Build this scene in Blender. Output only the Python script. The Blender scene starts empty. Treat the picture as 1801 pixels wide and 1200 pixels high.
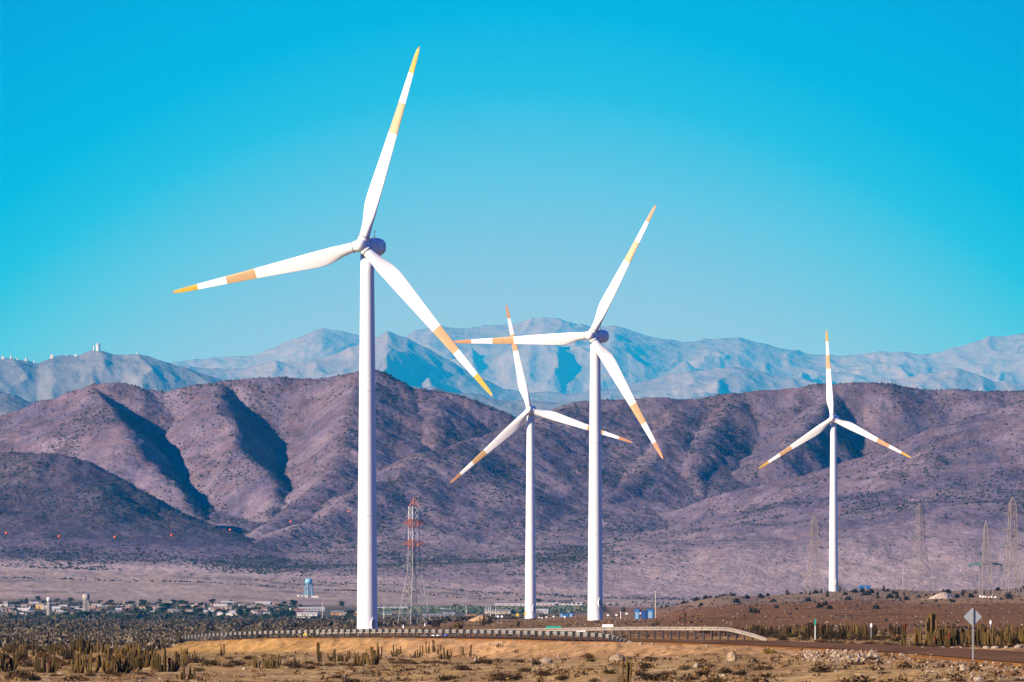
import bpy, math, random
import numpy as np
from math import sin, cos, pi, radians, sqrt, atan2
random.seed(7); RNG = np.random.default_rng(11)
F = 10000.0; CX = 900.5; HY = 1030.0          # focal length, centre column and horizon row, in photo pixels
sc = bpy.context.scene; COL = sc.collection

# ------------------------------------------------------------------ noise
def perlin(x, y, seed=0):
    x = np.asarray(x, float); y = np.asarray(y, float)
    xi = np.floor(x).astype(np.int64); yi = np.floor(y).astype(np.int64)
    xf = x - xi; yf = y - yi
    def g(ix, iy, dx, dy):
        h = (ix * 374761393 + iy * 668265263 + seed * 1442695041) & 0xffffffff
        h = ((h ^ (h >> 13)) * 1274126177) & 0xffffffff
        h = (h ^ (h >> 16))
        a = h * (2 * pi / 4294967296.0)
        return np.cos(a) * dx + np.sin(a) * dy
    u = xf * xf * xf * (xf * (xf * 6 - 15) + 10); v = yf * yf * yf * (yf * (yf * 6 - 15) + 10)
    a = g(xi, yi, xf, yf); b = g(xi + 1, yi, xf - 1, yf); c = g(xi, yi + 1, xf, yf - 1); d = g(xi + 1, yi + 1, xf - 1, yf - 1)
    return ((a * (1 - u) + b * u) * (1 - v) + (c * (1 - u) + d * u) * v) * 1.5
def fbm(x, y, octv=4, seed=0, gain=0.5):
    s = 0; a = 1.0; f = 1.0
    for k in range(octv):
        s = s + a * perlin(x * f, y * f, seed + k * 17); a *= gain; f *= 2.03
    return s
def ridged(x, y, octv=4, seed=0, gain=0.5):
    s = 0; a = 1.0; f = 1.0; w = 1.0
    for k in range(octv):
        n = 1 - np.abs(perlin(x * f, y * f, seed + k * 31)) * 1.6
        n = n * n * w; w = np.clip(n * 1.3, 0, 1)
        s = s + a * n; a *= gain; f *= 2.1
    return s
def sstep(a, b, x):
    t = np.clip((np.asarray(x, float) - a) / (b - a), 0, 1); return t * t * (3 - 2 * t)

# ------------------------------------------------------------------ ground profile
TY = np.array([150, 300, 400, 500, 650, 900, 1150, 1500, 2000, 2500, 3000, 3700, 4200, 5000, 5800, 6500, 9000, 80000.])
TP = np.array([-300, 0, 300, 640, 900, 1100, 1300, 1500, 1801, 2100.])
TZ = np.array([
 [-6, -6, -6, -6.1, -7, -9, -10.5, -13, -16.5, -18.5, -20, -22, -13, 13, 44, 56, -20, -25],
 [-6, -6, -6, -6.1, -7, -9, -10.5, -13, -16.5, -18.5, -20, -22, -12.5, 13, 42, 56, -20, -25],
 [-5.9, -5.9, -6, -6.1, -7.5, -9.2, -10.5, -13, -16.5, -18.5, -20, -22, -14, 10, 36, 50, -20, -25],
 [-5.8, -5.8, -5.9, -6.05, -6.6, -8, -9.2, -11.5, -15, -17.5, -19.5, -21.5, -16, 2, 19, 32, -20, -25],
 [-5.2, -5.3, -5.5, -5.9, -6.2, -7, -8, -9.8, -12.2, -15, -18, -20, -17, -6, 7, 18, -20, -25],
 [-4.6, -4.7, -5.1, -5.3, -5.6, -6.5, -7.5, -9.2, -10.5, -12, -16, -19, -16, -10, -4, 6, -20, -25],
 [-4.2, -4.3, -4.6, -5, -5.6, -6.3, -6.8, -7, -6.3, -4.2, -13, -20, -18, -12, -6, 3, -20, -25],
 [-3.9, -3.9, -4.3, -4.6, -5.4, -6.2, -6.3, -6.2, -5.5, -2.7, -10, -18, -18, -12, -6, 3, -20, -25],
 [-3.7, -3.7, -4.2, -4.6, -5.3, -6, -6, -6, -5, -2, -8, -18, -18, -12, -6, 3, -20, -25],
 [-3.7, -3.7, -4.2, -4.6, -5.3, -6, -6, -6, -5, -2, -8, -18, -18, -12, -6, 3, -20, -25]], float)
ROAD = np.array([(34, 180, -3.9), (32, 250, -3.95), (28.5, 320, -4.0), (24, 375, -4.1), (19, 405, -4.15), (14, 430, -4.2), (8.8, 446, -4.3),
 (4.4, 463, -4.33), (-.5, 486, -4.45), (-9.4, 531.5, -4.8), (-18, 555.5, -5.05), (-24.7, 577.5, -5.5), (-30.3, 621, -6.05), (-37.5, 701, -7.0),
 (-46.5, 800, -7.9), (-48, 880, -9.0), (-43, 960, -9.8), (-34, 1060, -10.4)])
def smooth_poly(P, n):
    P = np.asarray(P, float); out = []
    for i in range(len(P) - 1):
        p0 = P[max(i - 1, 0)]; p1 = P[i]; p2 = P[i + 1]; p3 = P[min(i + 2, len(P) - 1)]
        for k in range(n):
            t = k / n
            out.append(.5 * ((2 * p1) + (-p0 + p2) * t + (2 * p0 - 5 * p1 + 4 * p2 - p3) * t * t + (-p0 + 3 * p1 - 3 * p2 + p3) * t ** 3))
    out.append(P[-1]); return np.array(out)
ROADS = smooth_poly(ROAD, 5)
def poly_dist(X, Y, P):
    """distance, signed side and interpolated z of the nearest polyline point"""
    best = np.full(X.shape, 1e18); zz = np.zeros(X.shape); side = np.zeros(X.shape)
    for i in range(len(P) - 1):
        a = P[i]; b = P[i + 1]; dx = b[0] - a[0]; dy = b[1] - a[1]; L2 = dx * dx + dy * dy + 1e-9
        t = np.clip(((X - a[0]) * dx + (Y - a[1]) * dy) / L2, 0, 1)
        ex = X - (a[0] + t * dx); ey = Y - (a[1] + t * dy); d = ex * ex + ey * ey
        m = d < best
        best = np.where(m, d, best); zz = np.where(m, a[2] + t * (b[2] - a[2]), zz); side = np.where(m, (ex * dy - ey * dx) / np.sqrt(L2 * (d + 1e-6)), side)
    return np.sqrt(best), side, zz
def base_z(X, Y):
    px = CX + F * X / np.maximum(Y, 150.0)
    cols = np.array([np.interp(Y, TY, TZ[k]) for k in range(len(TP))])
    pj = np.clip(px, TP[0], TP[-1] - 1e-6); j = np.clip(np.searchsorted(TP, pj, side='right') - 1, 0, len(TP) - 2)
    t = (pj - TP[j]) / (TP[j + 1] - TP[j])
    idx = np.arange(X.size); c = cols.reshape(len(TP), -1); jf = j.ravel(); tf = t.ravel(); tf = tf * tf * (3 - 2 * tf)
    return (c[jf, idx] * (1 - tf) + c[jf + 1, idx] * tf).reshape(X.shape)
def gz_arr(X, Y):
    X = np.asarray(X, float); Y = np.asarray(Y, float)
    z = base_z(X, Y)
    px = CX + F * X / np.maximum(Y, 150.0)
    amp = np.interp(Y, [150, 500, 900, 1500, 2500, 4200, 5200], [.10, .12, .2, .35, .55, .4, 1.2])
    z = z + amp * (fbm(X / 22, Y / 40, 3, 3) + .35 * perlin(X / 4, Y / 7, 9))
    z = z + .05 * perlin(X / .9, Y / 1.6, 5) * (Y < 700)
    z = z + 1.3 * sstep(1900, 2500, Y) * sstep(3000, 2600, Y) * perlin(X / 45, Y / 180, 21) * sstep(1150, 1300, px)
    m = (Y < 1700) & (Y > 150)
    if m.any():
        d, side, rz = poly_dist(X[m], Y[m], ROADS)
        w = 1 - sstep(5.3, 10.0, d + .7 * perlin(X[m] / 6, Y[m] / 6, 44))
        z2 = z.copy(); gul = .26 * np.abs(perlin(X[m] / 1.3, Y[m] / 5, 77)) * sstep(5, 6.5, d) * sstep(10, 8, d)
        z2[m] = z[m] * (1 - w) + (rz - .06) * w - gul; z = z2
    return z
def gz(X, Y): return float(gz_arr(np.array([X]), np.array([Y]))[0])
def PX(px, Y): return (px - CX) / F * Y
def PZ(py, Y): return (HY - py) / F * Y
def W(px, Y, dz=0.0):
    x = PX(px, Y); return (x, Y, gz(x, Y) + dz)
def Y_of(px, py, y0=200., y1=3500.):
    """distance at which the ground is seen at this direction"""
    ys = np.geomspace(y0, y1, 500); xs = PX(px, ys); z = gz_arr(xs, ys); row = HY - F * z / ys
    k = np.where(row <= py)[0]
    return float(ys[k[0]]) if len(k) else float(y1)

# ------------------------------------------------------------------ materials
MATS = {}
def mat(name, color, rough=.8, metal=0., var=0., vscale=1., color2=None, bump=0., bscale=5., coat=0.):
    if name in MATS: return MATS[name]
    m = bpy.data.materials.new(name); m.use_nodes = True; nt = m.node_tree; b = nt.nodes['Principled BSDF']
    b.inputs['Roughness'].default_value = rough; b.inputs['Metallic'].default_value = metal
    if rough > .84: b.inputs['Specular IOR Level'].default_value = .05
    tc = nt.nodes.new('ShaderNodeTexCoord')
    if var > 0 or color2:
        n = nt.nodes.new('ShaderNodeTexNoise'); n.inputs['Scale'].default_value = vscale; n.inputs['Detail'].default_value = 6
        nt.links.new(tc.outputs['Object'], n.inputs['Vector'])
        r = nt.nodes.new('ShaderNodeValToRGB'); r.color_ramp.elements[0].position = .32; r.color_ramp.elements[1].position = .68
        c2 = color2 or tuple(c * (1 - var) for c in color)
        r.color_ramp.elements[0].color = (*c2, 1); r.color_ramp.elements[1].color = (*color, 1)
        nt.links.new(n.outputs['Fac'], r.inputs[0]); nt.links.new(r.outputs[0], b.inputs['Base Color'])
    else: b.inputs['Base Color'].default_value = (*color, 1)
    if bump > 0:
        n2 = nt.nodes.new('ShaderNodeTexNoise'); n2.inputs['Scale'].default_value = bscale; n2.inputs['Detail'].default_value = 8
        nt.links.new(tc.outputs['Object'], n2.inputs['Vector'])
        bp = nt.nodes.new('ShaderNodeBump'); bp.inputs['Strength'].default_value = bump; bp.inputs['Distance'].default_value = .1
        nt.links.new(n2.outputs['Fac'], bp.inputs['Height']); nt.links.new(bp.outputs[0], b.inputs['Normal'])
    MATS[name] = m; return m
def terrain_mat(name, scales, amt, bump_scales, bdist, spot=None):
    """vertex colour 'Col' (what the soil is there) varied by grain, stones and dark lichen-like specks"""
    m = bpy.data.materials.new(name); m.use_nodes = True; nt = m.node_tree; b = nt.nodes['Principled BSDF']
    b.inputs['Roughness'].default_value = 1; b.inputs['Specular IOR Level'].default_value = 0
    at = nt.nodes.new('ShaderNodeAttribute'); at.attribute_name = 'Col'
    tc = nt.nodes.new('ShaderNodeTexCoord'); cur = at.outputs['Color']
    for s in scales:
        n = nt.nodes.new('ShaderNodeTexNoise'); n.inputs['Scale'].default_value = s; n.inputs['Detail'].default_value = 5; n.inputs['Roughness'].default_value = .65
        nt.links.new(tc.outputs['Object'], n.inputs['Vector'])
        mr = nt.nodes.new('ShaderNodeMapRange'); mr.inputs['From Min'].default_value = .3; mr.inputs['From Max'].default_value = .7
        mr.inputs['To Min'].default_value = 1 - amt; mr.inputs['To Max'].default_value = 1 + amt * .7
        nt.links.new(n.outputs['Fac'], mr.inputs['Value'])
        mx = nt.nodes.new('ShaderNodeVectorMath'); mx.operation = 'SCALE'
        nt.links.new(cur, mx.inputs[0]); nt.links.new(mr.outputs[0], mx.inputs['Scale']); cur = mx.outputs[0]
    if spot:
        v = nt.nodes.new('ShaderNodeTexVoronoi'); v.inputs['Scale'].default_value = spot[0]; v.inputs['Randomness'].default_value = 1
        nt.links.new(tc.outputs['Object'], v.inputs['Vector'])
        mr = nt.nodes.new('ShaderNodeMapRange'); mr.inputs['From Min'].default_value = spot[1]; mr.inputs['From Max'].default_value = spot[1] + .12
        mr.inputs['To Min'].default_value = spot[2]; mr.inputs['To Max'].default_value = 1
        nt.links.new(v.outputs['Distance'], mr.inputs['Value'])
        mx = nt.nodes.new('ShaderNodeVectorMath'); mx.operation = 'SCALE'
        nt.links.new(cur, mx.inputs[0]); nt.links.new(mr.outputs[0], mx.inputs['Scale']); cur = mx.outputs[0]
    nt.links.new(cur, b.inputs['Base Color'])
    prev = None
    for s in bump_scales:
        n = nt.nodes.new('ShaderNodeTexNoise'); n.inputs['Scale'].default_value = s; n.inputs['Detail'].default_value = 6
        nt.links.new(tc.outputs['Object'], n.inputs['Vector'])
        bp = nt.nodes.new('ShaderNodeBump'); bp.inputs['Strength'].default_value = .8; bp.inputs['Distance'].default_value = bdist / s
        nt.links.new(n.outputs['Fac'], bp.inputs['Height'])
        if prev: nt.links.new(prev, bp.inputs['Normal'])
        prev = bp.outputs[0]
    if prev: nt.links.new(prev, b.inputs['Normal'])
    return m

# ------------------------------------------------------------------ mesh helpers
class MB:
    def __init__(s): s.v = []; s.f = []; s.m = []; s.mats = []
    def mi(s, m):
        if m not in s.mats: s.mats.append(m)
        return s.mats.index(m)
    def add(s, vs, fs, m):
        o = len(s.v); s.v += [tuple(p) for p in vs]; k = s.mi(m)
        for f in fs: s.f.append(tuple(i + o for i in f)); s.m.append(k)
    def box(s, c, d, m, rz=0.):
        vs = []
        for z in (-1, 1):
            for y in (-1, 1):
                for x in (-1, 1):
                    X = x * d[0] / 2; Y = y * d[1] / 2
                    vs.append((c[0] + X * cos(rz) - Y * sin(rz), c[1] + X * sin(rz) + Y * cos(rz), c[2] + z * d[2] / 2))
        s.add(vs, [(0, 2, 3, 1), (4, 5, 7, 6), (0, 1, 5, 4), (2, 6, 7, 3), (0, 4, 6, 2), (1, 3, 7, 5)], m)
    def bar(s, a, b, w, m, w2=None, n=4):
        a = np.array(a, float); b = np.array(b, float); d = b - a; L = np.linalg.norm(d)
        if L < 1e-6: return
        d /= L; u = np.cross(d, (0, 0, 1.)); 
        if np.linalg.norm(u) < 1e-3: u = np.array((1., 0, 0))
        u /= np.linalg.norm(u); v = np.cross(d, u); w2 = w if w2 is None else w2
        vs = []
        for p, r in ((a, w / 2), (b, w2 / 2)):
            for k in range(n):
                t = 2 * pi * (k + .5) / n; vs.append(p + r * 1.2 * (cos(t) * u + sin(t) * v))
        fs = [(k, (k + 1) % n, n + (k + 1) % n, n + k) for k in range(n)] + [tuple(range(n))[::-1], tuple(range(n, 2 * n))]
        s.add(vs, fs, m)
    def lathe(s, prof, n, m, c=(0, 0, 0), cap=True):
        vs = []; fs = []
        for r, z in prof:
            for k in range(n): t = 2 * pi * k / n; vs.append((c[0] + r * cos(t), c[1] + r * sin(t), c[2] + z))
        for i in range(len(prof) - 1):
            for k in range(n): fs.append((i * n + k, i * n + (k + 1) % n, (i + 1) * n + (k + 1) % n, (i + 1) * n + k))
        if cap: fs += [tuple(range(n))[::-1], tuple(range((len(prof) - 1) * n, len(prof) * n))]
        s.add(vs, fs, m)
    def loft(s, rings, m, cap=True):
        n = len(rings[0]); vs = [p for r in rings for p in r]; fs = []
        for i in range(len(rings) - 1):
            for k in range(n): fs.append((i * n + k, i * n + (k + 1) % n, (i + 1) * n + (k + 1) % n, (i + 1) * n + k))
        if cap: fs += [tuple(range(n))[::-1], tuple(range((len(rings) - 1) * n, len(rings) * n))]
        s.add(vs, fs, m)
    def mesh(s, name, smooth=False):
        me = bpy.data.meshes.new(name); me.from_pydata(s.v, [], s.f)
        for m in s.mats: me.materials.append(m)
        me.polygons.foreach_set('material_index', s.m)
        if smooth: me.polygons.foreach_set('use_smooth', [True] * len(s.f))
        me.update(); return me
    def build(s, name, parent=None, smooth=False, loc=None):
        return link(name, s.mesh(name, smooth), parent, loc)
def link(name, data, parent=None, loc=None, rz=0., sca=None):
    o = bpy.data.objects.new(name, data); COL.objects.link(o)
    if parent: o.parent = parent
    if loc is not None: o.location = loc
    if rz: o.rotation_euler = (0, 0, rz)
    if sca is not None: o.scale = sca if hasattr(sca, '__len__') else (sca,) * 3
    return o
def empty(name, loc, rz=0., label=None, cat=None, group=None):
    o = bpy.data.objects.new(name, None); COL.objects.link(o); o.location = loc; o.rotation_euler = (0, 0, rz); o.empty_display_size = .5
    if label: tag(o, label, cat, group)
    return o
def tag(o, label=None, cat=None, group=None, kind=None):
    if label: o['label'] = label
    if cat: o['category'] = cat
    if group: o['group'] = group
    if kind: o['kind'] = kind
    return o
def copy_tree(root, loc, rz=0., sca=1.):
    r = root.copy(); COL.objects.link(r); r.location = loc; r.rotation_euler = (0, 0, rz); r.scale = (sca,) * 3
    for ch in root.children:
        c = ch.copy(); COL.objects.link(c); c.parent = r
        for g in ch.children:
            d = g.copy(); COL.objects.link(d); d.parent = c
    return r
def np_mesh(name, V, Q, mats, cols=None, smooth=False, mi=None):
    me = bpy.data.meshes.new(name); n = len(V); q = len(Q); k = Q.shape[1]
    me.vertices.add(n); me.vertices.foreach_set('co', np.ascontiguousarray(V, np.float32).ravel())
    me.loops.add(q * k); me.loops.foreach_set('vertex_index', np.ascontiguousarray(Q, np.int32).ravel())
    me.polygons.add(q); me.polygons.foreach_set('loop_start', np.arange(0, q * k, k, dtype=np.int32))
    me.polygons.foreach_set('use_smooth', np.full(q, smooth))
    for m in mats: me.materials.append(m)
    if mi is not None: me.polygons.foreach_set('material_index', np.ascontiguousarray(mi, np.int32))
    if cols is not None:
        a = me.color_attributes.new('Col', 'FLOAT_COLOR', 'POINT')
        a.data.foreach_set('color', np.concatenate([cols, np.ones((n, 1))], 1).astype(np.float32).ravel())
    me.update(calc_edges=True); me.validate(); return me
def grid_mesh(name, X, Y, Z, mats, cols=None, smooth=True):
    r, c = X.shape; V = np.stack([X, Y, Z], -1).reshape(-1, 3)
    i = np.arange(r * c).reshape(r, c)
    Q = np.stack([i[:-1, :-1], i[:-1, 1:], i[1:, 1:], i[1:, :-1]], -1).reshape(-1, 4)
    return np_mesh(name, V, Q, mats, None if cols is None else cols.reshape(-1, 3), smooth)
ORD = ('first second third fourth fifth sixth seventh eighth ninth tenth eleventh twelfth thirteenth fourteenth fifteenth sixteenth '
       'seventeenth eighteenth nineteenth twentieth').split()
def ordw(k):
    if k < 20: return ORD[k]
    t = {2: 'twenty', 3: 'thirty', 4: 'forty', 5: 'fifty', 6: 'sixty'}[(k + 1) // 10]
    return (t[:-1] + 'ieth') if (k + 1) % 10 == 0 else t + '-' + ORD[k % 10]

RF, RG = -1, -1
# ------------------------------------------------------------------ GROUND
def build_ground():
    u = np.concatenate([[-2.2, -1.2, -.6, -.35, -.22, -.16, -.125], np.arange(-110, 1912, 2.4) / F - CX / F, [.125, .16, .22, .35, .6, 1.2, 2.2]])
    u = np.sort(u)
    ys = np.concatenate([[-400, -100, 60, 120, 160, 190], np.geomspace(215, 6000, 860), [6500, 7500, 9000, 14000, 30000, 64000]])
    U, Y = np.meshgrid(u, ys); X = U * np.maximum(Y, 190)
    X = np.clip(X, -14500, 14500)
    Z = gz_arr(X, Y); px = CX + F * X / np.maximum(Y, 190)
    def C(r, g, b): return np.array([r, g, b])
    n1 = fbm(X / 18, Y / 30, 4, 60); n2 = fbm(X / 60, Y / 120, 4, 61); n3 = fbm(X / 5, Y / 9, 3, 62)
    col = np.zeros(X.shape + (3,)) + C(0.288, 0.191, 0.090)
    def mix(c, w):
        nonlocal col
        w = np.clip(w, 0, 1)[..., None]; col = col * (1 - w) + c * w
    mix(C(0.223, 0.137, 0.072), .8 * sstep(-.1, .5, n1) * (Y < 520))
    mix(C(0.338, 0.245, 0.137), .8 * sstep(.1, .6, n3))
    # middle distance soils
    mix(C(0.235, 0.14, 0.085), sstep(540, 640, Y + 40 * n1))
    mix(C(0.21, 0.108, 0.066), sstep(1080, 1200, px) * sstep(520, 620, Y))
    mix(C(0.259, 0.180, 0.119), sstep(1120, 1250, px) * sstep(1850, 2000, Y + 90 * n1 - (px - 1300) * .25))
    mix(C(0.302, 0.194, 0.108), sstep(1560, 1640, px + 30 * n1) * sstep(1700, 1800, Y) * sstep(2260, 2160, Y))
    mix(C(0.130, 0.112, 0.090), sstep(640, 560, px + 60 * n1) * sstep(620, 720, Y))
    mix(C(0.216, 0.194, 0.158), sstep(640, 560, px) * sstep(620, 720, Y) * sstep(.25, .6, n3) * .7)
    mix(C(0.137, 0.122, 0.094), sstep(1100, 1000, px) * sstep(2300, 2600, Y + 100 * n1))
    mix(C(.38, .30, .25), sstep(4150, 4350, Y + 60 * n2))
    mix(C(.46, .37, .31), sstep(4250, 4350, Y) * sstep(.15, .5, n2) * .6)
    mix(C(0.144, 0.122, 0.122), sstep(4300, 4400, Y) * sstep(.25, .6, fbm(X / 130, Y / 90, 3, 66)) * .6)
    # pale tracks on the plain at left
    for P in ([(100, 4990), (112, 4920), (140, 4840), (150, 4800)], [(330, 5250), (370, 5150), (378, 4900), (376, 4700)], [(118, 4560), (116, 4480), (135, 4400)],
              [(215, 4640), (262, 4380)], [(200, 4950), (330, 5040), (352, 5160)]):
        pts = np.array([(PX(a, b), b, 0) for a, b in P]); m = (Y > 4200) & (Y < 5400)
        d, _, _ = poly_dist(X[m], Y[m], pts); w = np.zeros(X.shape); w[m] = 1 - sstep(1.6, 3.2, d); mix(C(0.446, 0.389, 0.346), w * .85)
    # road shoulders and embankment
    m = (Y < 1700) & (Y > 150); d = np.full(X.shape, 99.); d[m], side, _ = poly_dist(X[m], Y[m], ROADS)
    mix(C(0.30, 0.186, 0.10), sstep(12.5, 10, d + 1.2 * n3) * sstep(5.2, 5.8, d) * .999)
    mix(C(0.259, 0.158, 0.072), sstep(11, 10, d) * sstep(6, 7, d) * sstep(.1, .4, perlin(X / .8 + Y / 5, Y / 5, 71)) * .85)
    mix(C(0.310, 0.137, 0.043), sstep(5.9, 5.2, d + .5 * n3))
    # dirt apron in front of the sign, spur track on the right
    spur = np.array([(PX(1801, 700), 700, 0), (PX(1600, 830), 830, 0), (PX(1450, 900), 900, 0)])
    m2 = (Y < 1000) & (Y > 500); w = np.zeros(X.shape); dd, _, _ = poly_dist(X[m2], Y[m2], spur); w[m2] = 1 - sstep(2, 3, dd); mix(C(0.043, 0.032, 0.036), w * (px > 1560))
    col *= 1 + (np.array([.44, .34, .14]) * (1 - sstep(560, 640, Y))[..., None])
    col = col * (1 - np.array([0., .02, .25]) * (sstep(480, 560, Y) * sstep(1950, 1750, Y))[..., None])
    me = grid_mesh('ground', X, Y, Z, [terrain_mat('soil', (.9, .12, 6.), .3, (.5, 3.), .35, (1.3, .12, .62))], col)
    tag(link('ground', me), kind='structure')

def build_road():
    P = ROADS[ROADS[:, 1] < 1300]; hw = [-3.6, -3.45, -1.8, 0, 1.8, 3.45, 3.6]; rows = []
    for i in range(len(P)):
        a = P[max(i - 1, 0)]; b = P[min(i + 1, len(P) - 1)]; d = (b - a)[:2]; d /= np.linalg.norm(d); n = np.array((d[1], -d[0]))
        rows.append([(P[i][0] + n[0] * h, P[i][1] + n[1] * h, P[i][2] + .03 + .05 * (1 - (h / 3.6) ** 2) + .012 * h) for h in hw])
    A = np.array(rows)
    n = fbm(A[..., 0] / 3, A[..., 1] / 20, 3, 81)
    col = np.array([.16, .082, .045])[None, None] * (1 + .35 * n[..., None])
    me = grid_mesh('road', A[..., 0], A[..., 1], A[..., 2], [terrain_mat('road_surface', (.5, 4.), .3, (4.,), .1)], col)
    tag(link('road', me), kind='structure')

# ------------------------------------------------------------------ HILLS
def ridge_field(X, Y, ridges, k=4.0, flare=15., zb=None):
    zb = base_z(X, Y) if zb is None else zb
    acc = None
    for pts, sl, sr in ridges:
        P = np.array([(PX(p[0], p[2]), p[2], PZ(p[1], p[2])) for p in pts])
        P = smooth_poly(P, 2)
        spur = P[0][1] - P[-1][1] > abs(P[0][0] - P[-1][0])      # a spur running towards the viewer: (left, right); a crest: (back, front)
        rc = 26. if not spur else 14.; h = None
        for a, b in zip(P[:-1], P[1:]):
            dx = b[0] - a[0]; dy = b[1] - a[1]; L2 = dx * dx + dy * dy + 1e-9
            t = np.clip(((X - a[0]) * dx + (Y - a[1]) * dy) / L2, 0, 1); ex = X - (a[0] + t * dx); ey = Y - (a[1] + t * dy); d = np.sqrt(ex * ex + ey * ey)
            w = np.clip(.5 + .5 * (ex * dy - ey * dx) / (np.sqrt(L2) * (d + .5)), 0, 1); s = sr + (sl - sr) * w if spur else sl + (sr - sl) * w
            z = a[2] + t * (b[2] - a[2]); d = np.sqrt(d * d + rc * rc) - rc; H = np.maximum(z - zb, 5) + flare
            q = z - H * (1 - np.exp(-s * d * 1.12 / H)); h = q if h is None else np.maximum(h, q)
        if acc is None: acc = h
        else:
            mx = np.maximum(acc, h); acc = mx + k * np.log(np.exp((acc - mx) / k) + np.exp((h - mx) / k)) - k * .69 * np.exp(-np.abs(acc - h) / k)
    return acc
# every ridge: crest points (column, row, distance), then the slope of its two flanks
HILL_RIDGES = [
 ([(-350, 790, 6300), (-150, 765, 6300), (0, 735, 6300), (90, 704, 6300), (180, 681, 6300), (230, 679, 6300), (290, 689, 6320), (370, 671, 6320), (480, 667, 6320),
   (560, 663, 6310), (632, 655, 6300), (655, 656, 6300), (720, 684, 6290), (745, 683, 6290), (780, 689, 6290), (830, 711, 6280), (900, 737, 6270), (980, 790, 6260)], .5, .85),
 ([(-60, 735, 6290), (-120, 830, 6020), (-150, 930, 5780)], .4, .4),
 ([(165, 684, 6300), (192, 712, 6180), (225, 770, 6050), (290, 845, 5930), (340, 912, 5820), (372, 950, 5760)], .5, 1.1),
 ([(372, 674, 6320), (388, 700, 6220), (403, 760, 6090), (440, 812, 5990), (490, 850, 5900), (470, 905, 5790)], .9, 1.0),
 ([(625, 658, 6300), (618, 740, 6080), (580, 830, 5880), (520, 890, 5720), (430, 955, 5560)], .95, .40),
 ([(770, 690, 6280), (765, 760, 6120), (730, 830, 5950)], .42, .6),
 ([(-350, 800, 5680), (-100, 795, 5660), (0, 794, 5650), (80, 797, 5640), (140, 810, 5630), (200, 844, 5600), (300, 895, 5550), (400, 945, 5510), (436, 962, 5490)], 1.15, .40),
 ([(2200, 700, 6350), (1950, 692, 6340), (1801, 687, 6330), (1620, 684, 6330), (1560, 677, 6330), (1500, 673, 6330), (1450, 677, 6320), (1300, 691, 6300), (1200, 701, 6280),
   (1100, 702, 6250), (1035, 705, 6220), (990, 721, 6170)], .72, .5),
 ([(1035, 705, 6220), (990, 721, 6170), (940, 745, 6100), (880, 765, 6020), (800, 785, 5930), (745, 797, 5860), (690, 838, 5770), (610, 885, 5660), (510, 934, 5540), (400, 975, 5400)], .6, .42),
 ([(1035, 708, 6220), (1010, 785, 6060), (940, 862, 5870), (850, 935, 5680), (770, 985, 5500)], .33, .42),
 ([(1180, 702, 6280), (1170, 770, 6120), (1090, 860, 5900), (1000, 930, 5700), (930, 985, 5520)], .40, .50),
 ([(1050, 706, 6240), (1065, 745, 6150), (1050, 800, 6040)], .42, .95),
 ([(1330, 688, 6310), (1245, 752, 6170), (1225, 830, 6010), (1232, 900, 5850), (1185, 970, 5620)], .5, .90),
 ([(1470, 677, 6320), (1430, 740, 6190), (1360, 800, 6060)], .5, .9),
 ([(2300, 600, 5760), (2000, 660, 5760), (1801, 704, 5760), (1700, 742, 5750), (1600, 789, 5740), (1500, 836, 5710), (1410, 884, 5680), (1300, 925, 5620), (1150, 970, 5520), (1020, 1005, 5400)], .36, .85),
 ([(1690, 745, 5750), (1640, 850, 5560), (1520, 945, 5350)], .36, .42),
 ([(2100, 650, 5760), (1950, 820, 5560), (1801, 950, 5300)], .36, .42),
]
def hill_z(X, Y):
    wx = 7 * fbm(X / 70, Y / 90, 3, 90, .4); wy = 14 * fbm(X / 90, Y / 90, 3, 95, .4)
    zb = base_z(X, Y)
    z = ridge_field(X + wx, Y + wy, HILL_RIDGES, zb=zb)
    h = np.clip((z - zb) / 40, 0, 1)
    z = z + h * (4.0 * fbm(X / 75, Y / 120, 2, 101, .4) + 1.0 * fbm(X / 22, Y / 40, 2, 109) + .35 * perlin(X / 5, Y / 8, 113))
    return z
HILL = {}
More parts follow.
